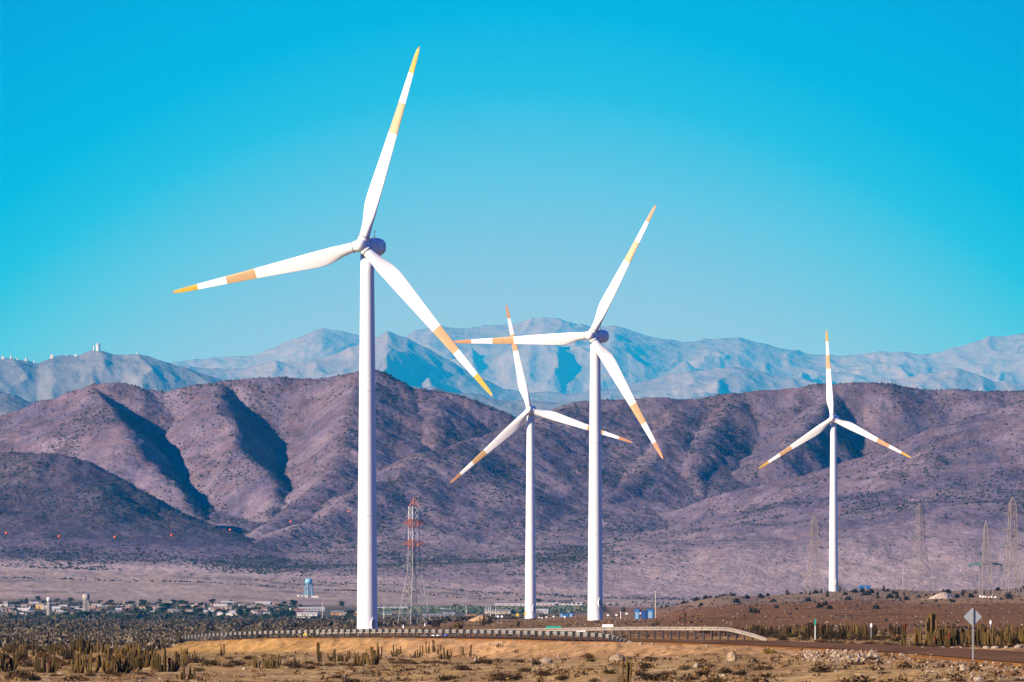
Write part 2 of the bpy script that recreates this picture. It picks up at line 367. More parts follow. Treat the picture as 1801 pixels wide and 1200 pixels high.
def build_hills():
    px = np.arange(-330, 2140, 2.4); ys = np.concatenate([np.arange(4900, 5300, 6.), np.arange(5300, 6500, 2.6), np.arange(6500, 7100, 12)])
    P, Y = np.meshgrid(px, ys); X = PX(P, Y); Z = hill_z(X, Y)
    G = base_z(X, Y); e = sstep(4900, 5150, Y); Z = np.where(Y < 5150, (G - 4) * (1 - e) + Z * e, Z)
    n = fbm(X / 80, Y / 120, 4, 120); n3 = fbm(X / 20, Y / 34, 3, 121); rocky = sstep(.35, .8, ridged(X / 60, Y / 60, 4, 122) - .55 + .5 * sstep(60, 160, Z))
    col = np.zeros(X.shape + (3,)) + np.array([.135, .105, .140])
    def mix(c, w):
        nonlocal col
        w = np.clip(w, 0, 1)[..., None]; col = col * (1 - w) + np.array(c) * w
    mix((.175, .14, .165), sstep(-.05, .5, n)); mix((.088, .074, .11), sstep(.05, .5, -n) * .7); mix((.125, .085, .09), rocky * .6)
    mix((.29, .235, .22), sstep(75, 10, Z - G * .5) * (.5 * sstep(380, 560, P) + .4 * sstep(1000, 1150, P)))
    mix((.20, .16, .16), sstep(.2, .6, n3) * .35)
    mix((.35, .28, .25), sstep(9, 3, Z - G) * sstep(1150, 1000, P))
    # the rounded hill at the far left is coloured darker and the slopes behind it paler, to set them apart
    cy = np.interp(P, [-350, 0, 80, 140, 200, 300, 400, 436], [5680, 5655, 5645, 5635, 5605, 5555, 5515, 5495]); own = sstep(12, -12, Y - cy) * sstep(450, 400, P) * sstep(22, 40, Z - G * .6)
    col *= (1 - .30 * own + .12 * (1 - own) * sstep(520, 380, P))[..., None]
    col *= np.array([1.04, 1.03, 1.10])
    HILL['px'] = px; HILL['ys'] = ys; HILL['Z'] = Z
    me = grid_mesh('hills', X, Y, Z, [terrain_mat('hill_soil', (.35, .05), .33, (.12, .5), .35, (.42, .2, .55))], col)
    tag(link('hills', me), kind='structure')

def blob_mass(name, X, Y, Z, R, H, mats, seed=0, kind='ico'):
    """one mesh of many small rough shrubs (8-sided irregular lumps)"""
    rg = np.random.default_rng(seed); n = len(X)
    base = np.array([(1, 0, 0), (0, 1, 0), (-1, 0, 0), (0, -1, 0), (0, 0, 1), (0, 0, -.35)], float)
    T = np.array([(0, 1, 4), (1, 2, 4), (2, 3, 4), (3, 0, 4), (1, 0, 5), (2, 1, 5), (3, 2, 5), (0, 3, 5)])
    th = rg.random(n) * 6.28; V = np.repeat(base[None], n, 0) * (1 + .7 * (rg.random((n, 6, 1)) - .5))
    V[:, :, :2] += (rg.random((n, 6, 2)) - .5) * .5
    c, s = np.cos(th)[:, None], np.sin(th)[:, None]
    x = (V[:, :, 0] * c - V[:, :, 1] * s) * R[:, None] + X[:, None]; y = (V[:, :, 0] * s + V[:, :, 1] * c) * R[:, None] + Y[:, None]; z = V[:, :, 2] * H[:, None] + Z[:, None]
    VV = np.stack([x, y, z], -1).reshape(-1, 3); Q = (T[None] + 6 * np.arange(n)[:, None, None]).reshape(-1, 3)
    return np_mesh(name, VV, Q, mats, mi=np.repeat(rg.integers(0, len(mats), n), 8))
def leaf_mass(name, X, Y, Z, R, H, mats, per=14, leaf=.3, seed=0, up=.5):
    """one mesh of many shrubs, each a cloud of small leaf-clump triangles"""
    rg = np.random.default_rng(seed); n = len(X); m = n * per
    idx = np.repeat(np.arange(n), per)
    d = rg.normal(size=(m, 3)); d /= np.linalg.norm(d, axis=1)[:, None]; rr = rg.random(m) ** .45
    cx = X[idx] + d[:, 0] * rr * R[idx]; cy = Y[idx] + d[:, 1] * rr * R[idx]; cz = Z[idx] + np.abs(d[:, 2]) * rr * H[idx]
    a = rg.normal(size=(m, 3)); a[:, 2] += up * 2; a /= np.linalg.norm(a, axis=1)[:, None]; b = rg.normal(size=(m, 3)); b -= (a * b).sum(1)[:, None] * a; b /= np.linalg.norm(b, axis=1)[:, None]
    L = (leaf * R[idx] * (.6 + .8 * rg.random(m)))[:, None]; C = np.stack([cx, cy, cz], -1)
    V = np.stack([C - b * L * .45 - a * L * .4, C + b * L * .45 - a * L * .4, C + b * L * .2 + a * L * .7, C - b * L * .3 + a * L * .6], 1).reshape(-1, 3)
    return np_mesh(name, V, np.arange(m * 4).reshape(m, 4), mats, mi=np.repeat(rg.integers(0, len(mats), n), per))
def build_hill_shrubs():
    n = 150000; px = RNG.uniform(-120, 1920, n); ys = RNG.uniform(5050, 6420, n); X = PX(px, ys)
    den = fbm(X / 90, ys / 160, 4, 130) + .3 * fbm(X / 22, ys / 30, 2, 131)
    i = np.clip((px - HILL['px'][0]) / 2.4, 0, len(HILL['px']) - 2).astype(int); j = np.clip(np.searchsorted(HILL['ys'], ys) - 1, 0, len(HILL['ys']) - 2)
    t = (ys - HILL['ys'][j]) / (HILL['ys'][j + 1] - HILL['ys'][j]); hz = HILL['Z'][j, i] * (1 - t) + HILL['Z'][j + 1, i] * t
    z = np.maximum(hz, base_z(X, ys) + .1)
    low = sstep(1050, 1250, px) * sstep(80, 45, z)
    band = sstep(34, 24, z) * .22
    keep = RNG.random(n) < np.clip(.34 + .75 * den + band - low * .9 - .25 * sstep(60, 35, z), .03, 1)
    px, ys, X, z = px[keep], ys[keep], X[keep], z[keep]; n = len(X)
    R = .5 + 1.25 * RNG.random(n) ** 2.4 + .25 * sstep(0, .6, fbm(X / 60, ys / 60, 2, 133)); 
    me = blob_mass('hillside_shrubs', X, ys, z + .15, R, R * .9, [mat('hill_shrub_dark', (.02, .022, .026), 1), mat('hill_shrub_grey', (.05, .048, .05), 1), mat('hill_shrub_olive', (.032, .034, .03), 1)], 5)
    tag(link('hillside_shrubs', me), 'low dark desert shrubs speckling the brown hills', 'shrubs', kind='stuff')
    # plain between town and hills
    n = 26000; ys = RNG.uniform(4150, 5500, n); px = RNG.uniform(-80, 1250, n); X = PX(px, ys)
    edge = np.interp(px, [-80, 100, 300, 420, 640, 900, 1100, 1250], [5420, 5300, 5120, 5000, 4900, 4850, 4700, 4750]) + 90 * perlin(X / 60, ys / 200, 140)
    dens = sstep(edge, edge + 90, ys) * .6 + .03 + .25 * sstep(.25, .6, fbm(X / 100, ys / 200, 3, 141)) * sstep(300, 500, px)
    keep = RNG.random(n) < dens; X, ys = X[keep], ys[keep]; n = len(X)
    z = np.maximum(gz_arr(X, ys), 0 * X - 60); i = np.clip((CX + F * X / ys - HILL['px'][0]) / 2.4, 0, len(HILL['px']) - 2).astype(int); j = np.clip(np.searchsorted(HILL['ys'], ys) - 1, 0, len(HILL['ys']) - 2)
    z = np.maximum(z, HILL['Z'][j, i]); R = .5 + .9 * RNG.random(n) ** 2
    me = blob_mass('plain_scrub', X, ys, z + .1, R, R * .9, [MATS['hill_shrub_dark'], MATS['hill_shrub_grey']], 6)
    tag(link('plain_scrub', me), 'dark scrub on the pale plain at the foot of the hills', 'shrubs', kind='stuff')

# ------------------------------------------------------------------ DISTANT MOUNTAINS
def mountain(name, Y0, sky, slope, dy, wl, amp, seed, col, rough=.5, px0=-500, px1=2350, step=3.0, front=None):
    sky = np.array(sky, float); px = np.arange(px0, px1, step); front = front or dy
    ys = Y0 + np.concatenate([np.linspace(-front, 0, 230), np.linspace(0, dy * .5, 22)[1:]])
    P, Y = np.meshgrid(px, ys); X = PX(P, Y0) * (Y / Y0)
    crest = PZ(np.interp(P, sky[:, 0], sky[:, 1]), Y0)
    D = np.abs(Y - Y0); D = D + wl * .35 * fbm(X / wl / 2, Y / wl / 2, 3, seed + 3) * sstep(0, wl, D)
    D = np.maximum(D, 0)
    w = sstep(0, wl * 1.1, D)
    c_, s_ = cos(.6), sin(.6); XX = X + .25 * wl * fbm(X / wl, Y / wl, 3, seed + 1); YY = Y + .25 * wl * fbm(X / wl, Y / wl, 3, seed + 2)
    r = ridged((XX * c_ + YY * s_) / wl, (YY * c_ - XX * s_) / wl / 1.25, 6, seed, .5)
    Z = crest - D * slope + amp * (r - .95) * w + amp * .20 * (ridged(X / (wl * .27), Y / (wl * .34), 4, seed + 40) - .9) * (.25 + .75 * w) + amp * rough * .03 * fbm(X / (wl * .10), Y / (wl * .14), 4, seed + 5) + amp * .05 * fbm(X / (wl * .5), X * 0, 3, seed + 6)
    Z = np.maximum(Z, -30 - 0 * Z)
    n = fbm(X / wl / .7, Y / wl / .7, 4, seed + 9)
    C = np.array(col)[None, None] * (1 + .3 * n[..., None])
    key = 'mountain_rock'
    if key not in MATS: MATS[key] = terrain_mat(key, (.003, .012), .14, (.006,), .35)
    tag(link(name, grid_mesh(name, X, Y, Z, [MATS[key]], C)), kind='structure')
    def hz(p, y):
        i = int(np.clip((p - px0) / step, 0, len(px) - 2)); c2 = Z[:, i:i + 2].mean(1); j = int(np.argmax(c2 / ys)); return float(c2[j]), float(ys[j])
    return hz
def build_mountains():
    c = (.165, .155, .16)
    mountain('far_mountains', 56000, [(-500, 660), (200, 652), (330, 634), (450, 622), (480, 612), (530, 590), (565, 578), (600, 582), (640, 590), (700, 600), (730, 580), (770, 571), (820, 575), (860, 572),
      (920, 565), (955, 557), (1000, 566), (1040, 576), (1080, 571), (1150, 592), (1200, 601), (1250, 595), (1300, 591), (1330, 600), (1360, 605), (1420, 620), (1480, 626), (1520, 620), (1580, 618),
      (1640, 622), (1700, 605), (1740, 592), (1770, 588), (1801, 582), (2350, 610)], .44, 5200, 1500, 330, 200, c)
    mountain('middle_mountains', 43000, [(-500, 720), (250, 662), (330, 644), (420, 652), (480, 637), (540, 634), (600, 618), (640, 600), (682, 583), (720, 597), (760, 618), (830, 655), (900, 688), (1000, 692),
      (1100, 676), (1170, 660), (1230, 651), (1310, 645), (1370, 660), (1450, 676), (1560, 668), (1680, 648), (1750, 670), (1801, 672), (2350, 690)], .42, 4200, 1150, 250, 300, c)
    hz = mountain('observatory_mountain', 26000, [(-500, 610), (-100, 622), (0, 629), (50, 631), (66, 637), (95, 626), (140, 626), (150, 621), (163, 616.5), (180, 616.5), (198, 622), (240, 622.5), (262, 624), (290, 632), (340, 650),
      (400, 669), (470, 684), (560, 690), (680, 672), (760, 680), (870, 702), (1000, 706), (1180, 700), (1340, 693), (1500, 705), (1801, 712), (2350, 700)], .40, 3000, 700, 165, 400, (.14, .14, .15))
    mountain('foothills', 17000, [(-500, 690), (-60, 682), (0, 688), (60, 708), (110, 722), (200, 735), (700, 740), (1000, 730), (2350, 735)], .35, 1800, 500, 90, 500, c)
    # observatory
    white = mat('dome_white', (.5, .52, .55), .5)
    def dome(px, wpx, hpx, label, cube=False):
        s = 2.6; z, Y = hz(px, 0); Y -= 5; x = PX(px, Y); z -= 5
        o = empty('observatory_dome', (x, Y, z), 0, label, 'observatory', 'observatory buildings on the far ridge')
        r = wpx * s / 2; h = hpx * s
        m = MB(); 
        if cube: m.box((0, 0, h * .3 + 1), (2 * r, 1.6 * r, h * .6 + 8), white)
        else: m.lathe([(r * .82, -4), (r * .82, 4 + h - r * 1.15), (r, 4 + h - r * 1.15), (r, 4 + h - r)], 20, white)
        m.build('drum', o)
        m = MB()
        if cube: m.box((0, 0, h * .6 + 5 + h * .2), (1.3 * r, 1.2 * r, h * .4), white)
        else: m.lathe([(r * cos(t) + .01, 4.01 + h - r + r * sin(t)) for t in np.linspace(0, pi / 2, 8)], 20, white)
        m.build('dome_shell', o, smooth=not cube)
        if not cube:
            m = MB(); m.box((-r * .35, -r * .8, 4 + h - r * .6), (r * .22, r * .5, r * .7), mat('dome_slit', (.3, .33, .36), .6)); m.build('shutter', o)
    SK = np.array([(-500, 610), (-100, 622), (0, 629), (50, 631), (66, 637), (95, 626), (140, 626), (150, 621), (163, 616.5), (180, 616.5), (198, 622), (240, 622.5), (262, 624), (290, 632)], float)
    dome(172.5, 8.5, 13, 'largest white observatory dome, on the small summit cone')
    dome(165, 3, 8, 'slim white tower dome just left of the largest observatory dome')
    dome(91, 6, 5, 'boxy white observatory building at the left end of the rocky knoll', True)
    dome(5, 4.5, 4, 'leftmost white observatory building at the edge of the photo', True)
    dome(19.5, 3.2, 6, 'white observatory dome second from the left on the ridge')
    dome(31, 3.5, 4, 'low white observatory dome third from the left on the ridge')
    dome(46, 4.5, 5.5, 'white observatory dome fourth from the left on the ridge')
    dome(60, 2.6, 4.5, 'small white dome where the ridge dips before the knoll')
    dome(117, 2.2, 3, 'tiny white dome on the rocky knoll right of the boxy building')
    dome(133, 6, 2, 'long low white observatory block on the right of the knoll', True)
    dome(241, 2.4, 4.5, 'lone small white dome right of the summit cone')

# ------------------------------------------------------------------ TURBINES
def build_turbine(px, Y, hub_py, base_py, yaw, phase, label, door_h, tip, cxoff, dirt, stairs=False, R=41.0, d_bot=4.1, d_top=2.65):
    x = PX(px, Y); z0 = gz(x, Y) - .15; hz = PZ(hub_py, Y) - z0
    root = empty('wind_turbine', (x, Y, z0), 0, label, 'wind turbine', 'white wind turbines on the plain')
    wm = MATS['turbine_white']
    m = MB(); N = 48; H = hz - 1.75; prof = [(d_bot / 2 + .02, 0)] + [(d_bot / 2 + (d_top - d_bot) / 2 * (t ** 1.05), H * t) for t in np.linspace(0.001, 1, 24)]
    m.lathe(prof, N, wm); tower = m.build('tower', root, smooth=True)
    m = MB()
    m.lathe([(d_bot / 2 + .5, -.6), (d_bot / 2 + .5, .22), (d_bot / 2 - .2, .24)], 40, mat('pale_concrete', (.5, .47, .42), .9, var=.3, vscale=.7)); m.build('foundation', root)
    for t in (.31, .64):
        r = d_bot / 2 + (d_top - d_bot) / 2 * (t ** 1.05); m = MB(); m.lathe([(r - .01, H * t - .09), (r + .025, H * t - .06), (r + .025, H * t + .06), (r - .01, H * t + .09)], N, MATS['flange_grey'], cap=False); m.build('flange_ring', tower)
    # service door, turned to the right of the camera
    a = radians(-90 + 38); r = d_bot / 2 - .01
    dc = np.array((r * cos(a), r * sin(a), door_h)); nx = np.array((cos(a), sin(a), 0)); tx = np.array((-sin(a), cos(a), 0))
    def oval(w, h, off, mm, mb):
        ring1 = [dc + nx * (off - .3) + tx * w * cos(t) + np.array((0, 0, h * sin(t))) for t in np.linspace(0, 2 * pi, 24, endpoint=False)]
        ring2 = [p + nx * .3 for p in ring1]; mb.loft([ring1, ring2], mm)
    m = MB(); oval(.62, 1.25, .10, wm, m); dr = m.build('door', tower); m = MB(); oval(.46, 1.08, .13, MATS['door_panel'], m); m.build('door_leaf', tower)
    if stairs or door_h > 2:
        m = MB(); st = MATS['dark_steel']; foot = dc + nx * .6 + tx * (door_h * 1.0) ; foot[2] = .1; top = dc + nx * .6; top[2] = door_h - 1.25
        for s in (0, .8):
            m.bar(top + nx * s, foot + nx * s, .12, st); m.bar(top + nx * s + (0, 0, 1), foot + nx * s + (0, 0, 1), .06, st)
            for q in np.linspace(0, 1, 5): p = top * (1 - q) + foot * q + nx * s; m.bar(p, p + (0, 0, 1), .05, st)
        for q in np.linspace(0, 1, 14): p = top * (1 - q) + foot * q; m.bar(p, p + nx * .8, .1, st)
        m.box(tuple(dc + nx * .7 + np.array((0, 0, -1.3))), (1.2, 1.2, .08), st, a); m.build('stairs', root)
    # head assembly: local frame, rotor axis towards -Y, yawed so that it faces left of the camera
    cy, sy = cos(-yaw), sin(-yaw)      # rotate about z by -yaw : -Y axis swings to -X
    def tr(p): return (p[0] * cy - p[1] * sy, p[0] * sy + p[1] * cy, p[2] + hz)
    rings = []
    for yv, w, h, dz in [(-1.9, 1.1, 1.15, 0), (-1.8, 1.35, 1.4, 0), (-.9, 1.62, 1.68, 0), (.5, 1.75, 1.8, .02), (2.5, 1.8, 1.85, .04), (4.5, 1.78, 1.82, .08), (6.0, 1.68, 1.7, .14), (7.1, 1.45, 1.42, .2), (7.7, 1.05, 1.0, .25), (8.0, .4, .4, .28)]:
        ring = []
        for t in np.linspace(0, 2 * pi, 32, endpoint=False):
            c_, s_ = cos(t), sin(t); e = 2 / 2.7
            ring.append(tr((w * math.copysign(abs(c_) ** e, c_), yv, dz + h * math.copysign(abs(s_) ** e, s_))))
        rings.append(ring)
    m = MB(); m.loft(rings, wm); nac = m.build('nacelle', root, smooth=True)
    m = MB()
    for yv, w, h, dz in ((1.5, 1.785, 1.835, .03), (5.2, 1.75, 1.78, .11)):
        e = 2 / 2.7; rr_ = []
        for q in (-.05, .05): rr_.append([tr(((w + .012) * math.copysign(abs(cos(t)) ** e, cos(t)), yv + q, dz + (h + .012) * math.copysign(abs(sin(t)) ** e, sin(t)))) for t in np.linspace(0, 2 * pi, 32, endpoint=False)])
        m.loft(rr_, MATS['seam_dark'], cap=False); m.build('panel_seam', nac); m = MB()

    for q in (-.3, 0, .3): a_ = tr((-.45, 7.98, .28 + q)); b_ = tr((.45, 7.98, .28 + q)); m.bar(a_, b_, .12, MATS['seam_dark'])
    m.build('rear_vent', nac)
    m = MB(); g = MATS['dark_steel']
    for q in (3.0, 5.6):
        m.bar(tr((.5 if q < 4 else -.5, q, 1.7)), tr((.5 if q < 4 else -.5, q, 3.3)), .07, g); m.bar(tr((.2 if q < 4 else -.8, q, 3.1)), tr((.8 if q < 4 else -.2, q, 3.1)), .06, g)
    m.bar(tr((.5, 3.0, 2.6)), tr((-.5, 5.6, 2.6)), .05, MATS['flange_grey']); m.build('wind_sensor', nac)
    m = MB(); m.lathe([(1.36, 0), (1.36, .35)], 32, wm, (0, 0, hz - 1.95)); m.build('yaw_bearing', root)
    # hub / spinner
    rings = []
    for yv, r in [(-1.95, 1.12), (-2.2, 1.32), (-3.3, 1.38), (-4.1, 1.25), (-4.7, .95), (-5.1, .55), (-5.25, .12)]:
        rings.append([tr((r * cos(t), yv, r * sin(t))) for t in np.linspace(0, 2 * pi, 28, endpoint=False)])
    m = MB(); m.loft(rings[::-1], wm); m.build('hub', root, smooth=True)
    AX = -3.2
    for k in range(3):
        th = radians(phase + 120 * k); ux = np.array((sin(th), 0, cos(th))); vx = np.array((cos(th), 0, -sin(th)))    # span, leading direction (clockwise)
        m = MB(); m.loft([[tr(ux * rr + np.array((0, AX, 0)) + 1.12 * (cos(t) * vx + sin(t) * np.array((0, 1, 0)))) for t in np.linspace(0, 2 * pi, 24, endpoint=False)] for rr in (.6, 1.75)], wm); m.build('blade_collar', root, smooth=False)
        m = MB(); mi = [wm, MATS['band_pale'], MATS[tip]]
        S = np.array([.043, .05, .075, .11, .15, .19, .23, .28, .34, .42, .5, .559, .561, .64, .714, .716, .78, .864, .866, .9, .94, .965, .985, .996, 1.0])
        prev = None
        for s0 in S:
            c_ = np.interp(s0, [.04, .06, .1, .15, .2, .25, .35, .5, .65, .8, .9, .96, .985, 1], [2.05, 2.05, 2.3, 2.95, 3.35, 3.3, 2.85, 2.25, 1.75, 1.3, 1.02, .78, .5, .08])
            tk = np.interp(s0, [.04, .06, .12, .2, .3, .5, .8, 1], [2.05, 2.05, 1.6, 1.05, .68, .4, .2, .02]); circ = np.interp(s0, [.05, .2], [0, 1])
            lead = np.interp(s0, [.05, .2, 1], [.5, .31, .33]); tw = radians(np.interp(s0, [.05, .2, .5, 1], [18, 14, 6, 1])) + radians(3)
            bend = -.9 * s0 ** 2 - .1 * s0
            ring = []
            for t in np.linspace(0, 2 * pi, 26, endpoint=False):
                cc = cos(t); xx = (cc + 1) / 2      # 1 at leading edge
                tt = sin(t) * (1 - circ) + circ * math.copysign(1, sin(t)) * (abs(sin(t)) * (0.35 + .65 * xx) ** 1.1 if abs(sin(t)) > 1e-6 else 0)
                a_ = (xx - (1 - lead)) * c_; b_ = tt * tk / 2
                A = a_ * cos(tw) - b_ * sin(tw); B = a_ * -sin(tw) - b_ * cos(tw)
                p = ux * (s0 * R) + vx * A + np.array((0, AX + B + bend, 0)); ring.append(tr(p))
            if prev is not None:
                mid = (s0 + ps) / 2; mm = mi[1] if .56 < mid < .715 else (mi[2] if mid > .865 else mi[0])
                m.loft([prev, ring], mm, cap=(s0 == 1.0))
            prev = ring; ps = s0
        me = m.mesh('blade', True)
        import bmesh
        bm = bmesh.new(); bm.from_mesh(me); bmesh.ops.remove_doubles(bm, verts=bm.verts, dist=.0005); bmesh.ops.recalc_face_normals(bm, faces=bm.faces); bm.to_mesh(me); bm.free()
        bl = link('blade', me, root)
        m = MB(); m.loft([[tr(ux * rr + np.array((0, AX, 0)) + 1.135 * (cos(t) * vx + sin(t) * np.array((0, 1, 0)))) for t in np.linspace(0, 2 * pi, 24, endpoint=False)] for rr in (1.62, 1.78)], MATS['seam_dark']); m.build('root_seal', bl)
    return root
def build_turbines():
    mat('seam_dark', (.12, .11, .10), .8)
    mat('turbine_white', (.74, .74, .72), .42, var=.06, vscale=.25); mat('flange_grey', (.5, .5, .48), .6); mat('dark_steel', (.03, .03, .035), .6)
    mat('door_panel', (.35, .35, .36), .6); mat('band_pale', (.50, .31, .135), .5, var=.12, vscale=.6); mat('tip_amber', (.50, .27, .002), .5, color2=(.50, .34, .006), vscale=.9); mat('tip_peach', (.47, .22, .09), .5, var=.15, vscale=.5)
    build_turbine(646, 1119, 433, 1112, radians(18), 17.7, 'largest wind turbine, nearest the guardrail, its tower standing left of all others', 1.75, 'tip_amber', 0, .3, R=40.5)
    build_turbine(1047, 1514, 591, 1092, radians(20), 28.4, 'second-largest wind turbine, one blade level to the left, beside the pair of blue cabinets', 5.0, 'tip_peach', 0, .2, stairs=True, R=39.0)
    build_turbine(933, 2077, 722, 1088, radians(6), -12.3, 'wind turbine between the two largest, yellow signs at its foot', 4.0, 'tip_peach', 0, .2, R=39.6)
    build_turbine(1466, 2484, 737, 1042, radians(12), -3.5, 'rightmost and smallest-looking wind turbine, standing on the stony ridge beside a pylon', 4.4, 'tip_amber', 0, .2, R=39)

# ------------------------------------------------------------------ PYLONS
def build_pylon(px, Y, base_py, levels, arms, theta, label, colors, mw, peak_py, ins=True, group='lattice power pylons'):
    """levels: (row, side length) from the ground up; arms: (row, half span, height)"""
    x = PX(px, Y); z0 = gz(x, Y) - .1; o = empty('power_pylon', (x, Y, z0), theta, label, 'pylon', group)
    Zf = lambda r: PZ(r, Y) - z0
    lv = [(Zf(r), s) for r, s in levels]; lv[0] = (0, lv[0][1]); parts = {}
    def corner(z, s, k): return ((-1, 1, 1, -1)[k] * s / 2, (-1, -1, 1, 1)[k] * s / 2, z)
    seq = [lv[0]]
    for (za, sa), (zb, sb) in zip(lv[:-1], lv[1:]):
        n = max(1, int(round((zb - za) / (max(sa, sb) * (.62 if sa > 4 else .95)))))
        for q in range(1, n + 1): seq.append((za + (zb - za) * q / n, sa + (sb - sa) * q / n))
    for i, ((za, sa), (zb, sb)) in enumerate(zip(seq[:-1], seq[1:])):
        cname, m_ = colors((za + zb) / 2); mb = parts.setdefault(cname, MB())
        for k in range(4):
            a, b = corner(za, sa, k), corner(za, sa, (k + 1) % 4); c, d = corner(zb, sb, k), corner(zb, sb, (k + 1) % 4)
            mb.bar(a, c, mw * 1.35, m_); mb.bar(a, d, mw * .8, m_); mb.bar(b, c, mw * .8, m_); mb.bar(c, d, mw * .7, m_)
            if sa > 4.5:
                e = tuple((np.array(a) + b) / 2); f = tuple((np.array(a) + c) / 2); g = tuple((np.array(b) + d) / 2); mb.bar(f, g, mw * .5, m_)
    for r, mb in parts.items(): mb.build(r, o)
    zt, st = seq[-1]; zp = Zf(peak_py); mb = MB(); m_ = colors(zp)[1]
    for k in range(4): mb.bar(corner(zt, st, k), (0, 0, zp), mw, m_)
    zm = (zt + zp) / 2
    for k in range(4): mb.bar(corner(zm, st / 2, k), corner(zm, st / 2, (k + 1) % 4), mw * .6, m_); mb.bar(corner(zt, st, k), corner(zm, st / 2, (k + 1) % 4), mw * .6, m_)
    mb.build('peak', o)
    for r, half, hgt, m_ in arms:
        z = Zf(r)
        s = float(np.interp(z, [q[0] for q in seq], [q[1] for q in seq]))
        for sg in (-1, 1):
            mb = MB(); tip = (sg * half, 0, z)
            for yy in (-s / 2, s / 2):
                mb.bar((sg * s / 2, yy, z), tip, mw * 1.1, m_); mb.bar((sg * s / 2, yy, z + hgt), tip, mw, m_)
                for q in (.3, .62): p = np.array((sg * s / 2, yy, z)) * (1 - q) + np.array(tip) * q; p2 = np.array((sg * s / 2, yy, z + hgt)) * (1 - q) + np.array(tip) * q; mb.bar(p, p2, mw * .7, m_)
                q = .62; p = np.array((sg * s / 2, yy, z)) * (1 - q) + np.array(tip) * q; mb.bar((sg * s / 2, yy, z + hgt), p, mw * .6, m_)
            mb.bar((sg * s / 2, -s / 2, z), (sg * s / 2, s / 2, z), mw, m_); arm = mb.build('cross_arm', o)
            if ins:
                mb = MB(); gm = MATS['insulator_green']
                for q in (-1, 1):
                    mb.bar((sg * half, 0, z), (sg * half + sg * .1, q * 1.6, z - .7), .2, gm, n=6)
                mb.build('insulator', arm)
    return o
def build_pylons():
    gal = mat('galvanised_steel', (.34, .33, .31), .55, .2, var=.3, vscale=.3); org = mat('pylon_orange', (.48, .15, .075), .6); wh = mat('pylon_white', (.5, .5, .5), .6); mat('insulator_green', (.03, .13, .12), .3)
    tan = mat('weathered_steel', (.22, .185, .165), .8)
    def band(z):
        r = HY - (z + GZ1) / 1800 * F
        if r < 892: return 'peak_section', org
        if r < 913: return 'upper_white_section', wh
        if r < 930: return 'upper_orange_section', org
        if r < 950: return 'lower_white_section', wh
        if r < 966: return 'lower_orange_section', org
        return 'galvanised_body', gal
    GZ1 = gz(PX(728, 1800), 1800) - .1
    build_pylon(728, 1800, 1096, [(1096, 7.9), (1004, 3.0), (966, 2.6), (950, 2.55), (930, 2.5), (913, 2.5), (892, 2.4)], [(922.5, 4.4, 1.5, org), (958.5, 4.5, 1.5, org), (996.5, 4.7, 1.5, gal)], radians(34),
                'lattice power pylon with orange and white painted upper half, right of the largest turbine', band, .14, 874)
    g = lambda z: ('galvanised_body', tan)
    build_pylon(1432, 2420, 1040, [(1040, 6.2), (965, 2.6), (918, 2.0)], [(925, 3.4, 1.0, tan), (943, 3.6, 1.0, tan), (964, 4.2, 1.0, tan)], radians(20), 'thin grey lattice pylon standing just left of the rightmost turbine', g, .15, 905)
    build_pylon(1618, 2480, 1036, [(1036, 7.6), (945, 3.0), (893, 1.9)], [(900, 3.2, 1.0, tan), (920, 3.4, 1.0, tan), (944, 3.6, 1.0, tan)], radians(42), 'grey lattice pylon alone between the rightmost turbine and the right-hand pair of pylons', g, .17, 884)
    build_pylon(1734, 2150, 1049, [(1049, 4.0), (994, 3.5), (992, 3.3), (991, 2.2), (930, 1.3)], [(994, 6.3, .9, mat('dark_green_steel', (.03, .15, .13), .6)), (992.5, 6.2, .6, mat('dark_green_steel', (.03, .15, .13), .6))], radians(12), 'short pylon with one wide dark green cross-arm on white footings', g, .15, 915)
    build_pylon(1781, 2150, 1046, [(1046, 6.2), (975, 3.2), (900, 2.2), (885, 2.0)], [(903, 4.3, .8, tan), (932, 4.5, .8, tan), (960, 4.4, .8, tan)], radians(18), 'tall grey lattice pylon nearest the right edge of the photo', g, .17, 874)
    # white footings under the short pylon
    for k, dx in enumerate((-9, -4, 0, 5, 10, 17)):
        m = MB(); s = .55; m.lathe([(s, -.4), (s, .25), (s * .75, .6), (s * .2, .75)], 8, mat('limewash', (.78, .74, .68), .9))
        o = m.build('footing_block', None, loc=W(1734 + dx, 2125 + 4 * (k % 3))); tag(o, f'{ORD[k]} from the left of the white blocks at the foot of the short pylon', 'block', 'white blocks under the short pylon')
    # overhead line with marker balls, from the left edge to the painted pylon
    pts = [(-120, 930, 1420), (11, 938, 1450), (104, 943.5, 1475), (202, 945, 1500), (302, 941.5, 1540), (405, 932, 1590), (511, 918, 1650), (614, 900.5, 1715), (728, 876, 1800)]
    P = smooth_poly([(PX(a, c), c, PZ(b, c)) for a, b, c in pts], 6)
    m = MB(); st = MATS['dark_steel'] if 'dark_steel' in MATS else mat('dark_steel', (.03, .03, .035), .6)
    for a, b in zip(P[:-1], P[1:]): m.bar(a, b, .045, st, n=3)
    # the line ends on a pole outside the frame at the left
    r = m.build('overhead_wire'); tag(r, 'thin overhead earth wire carrying orange marker balls towards the painted pylon', 'wire')
    om = mat('marker_orange', (.80, .13, .03), .5)
    for a, b, c in pts[1:-1]:
        m = MB(); rr = .34; m.lathe([(max(rr * cos(t), .01), rr * sin(t)) for t in np.linspace(-pi / 2, pi / 2, 9)], 14, om); m.build('marker_ball', r, True, loc=(PX(a, c), c, PZ(b, c)))

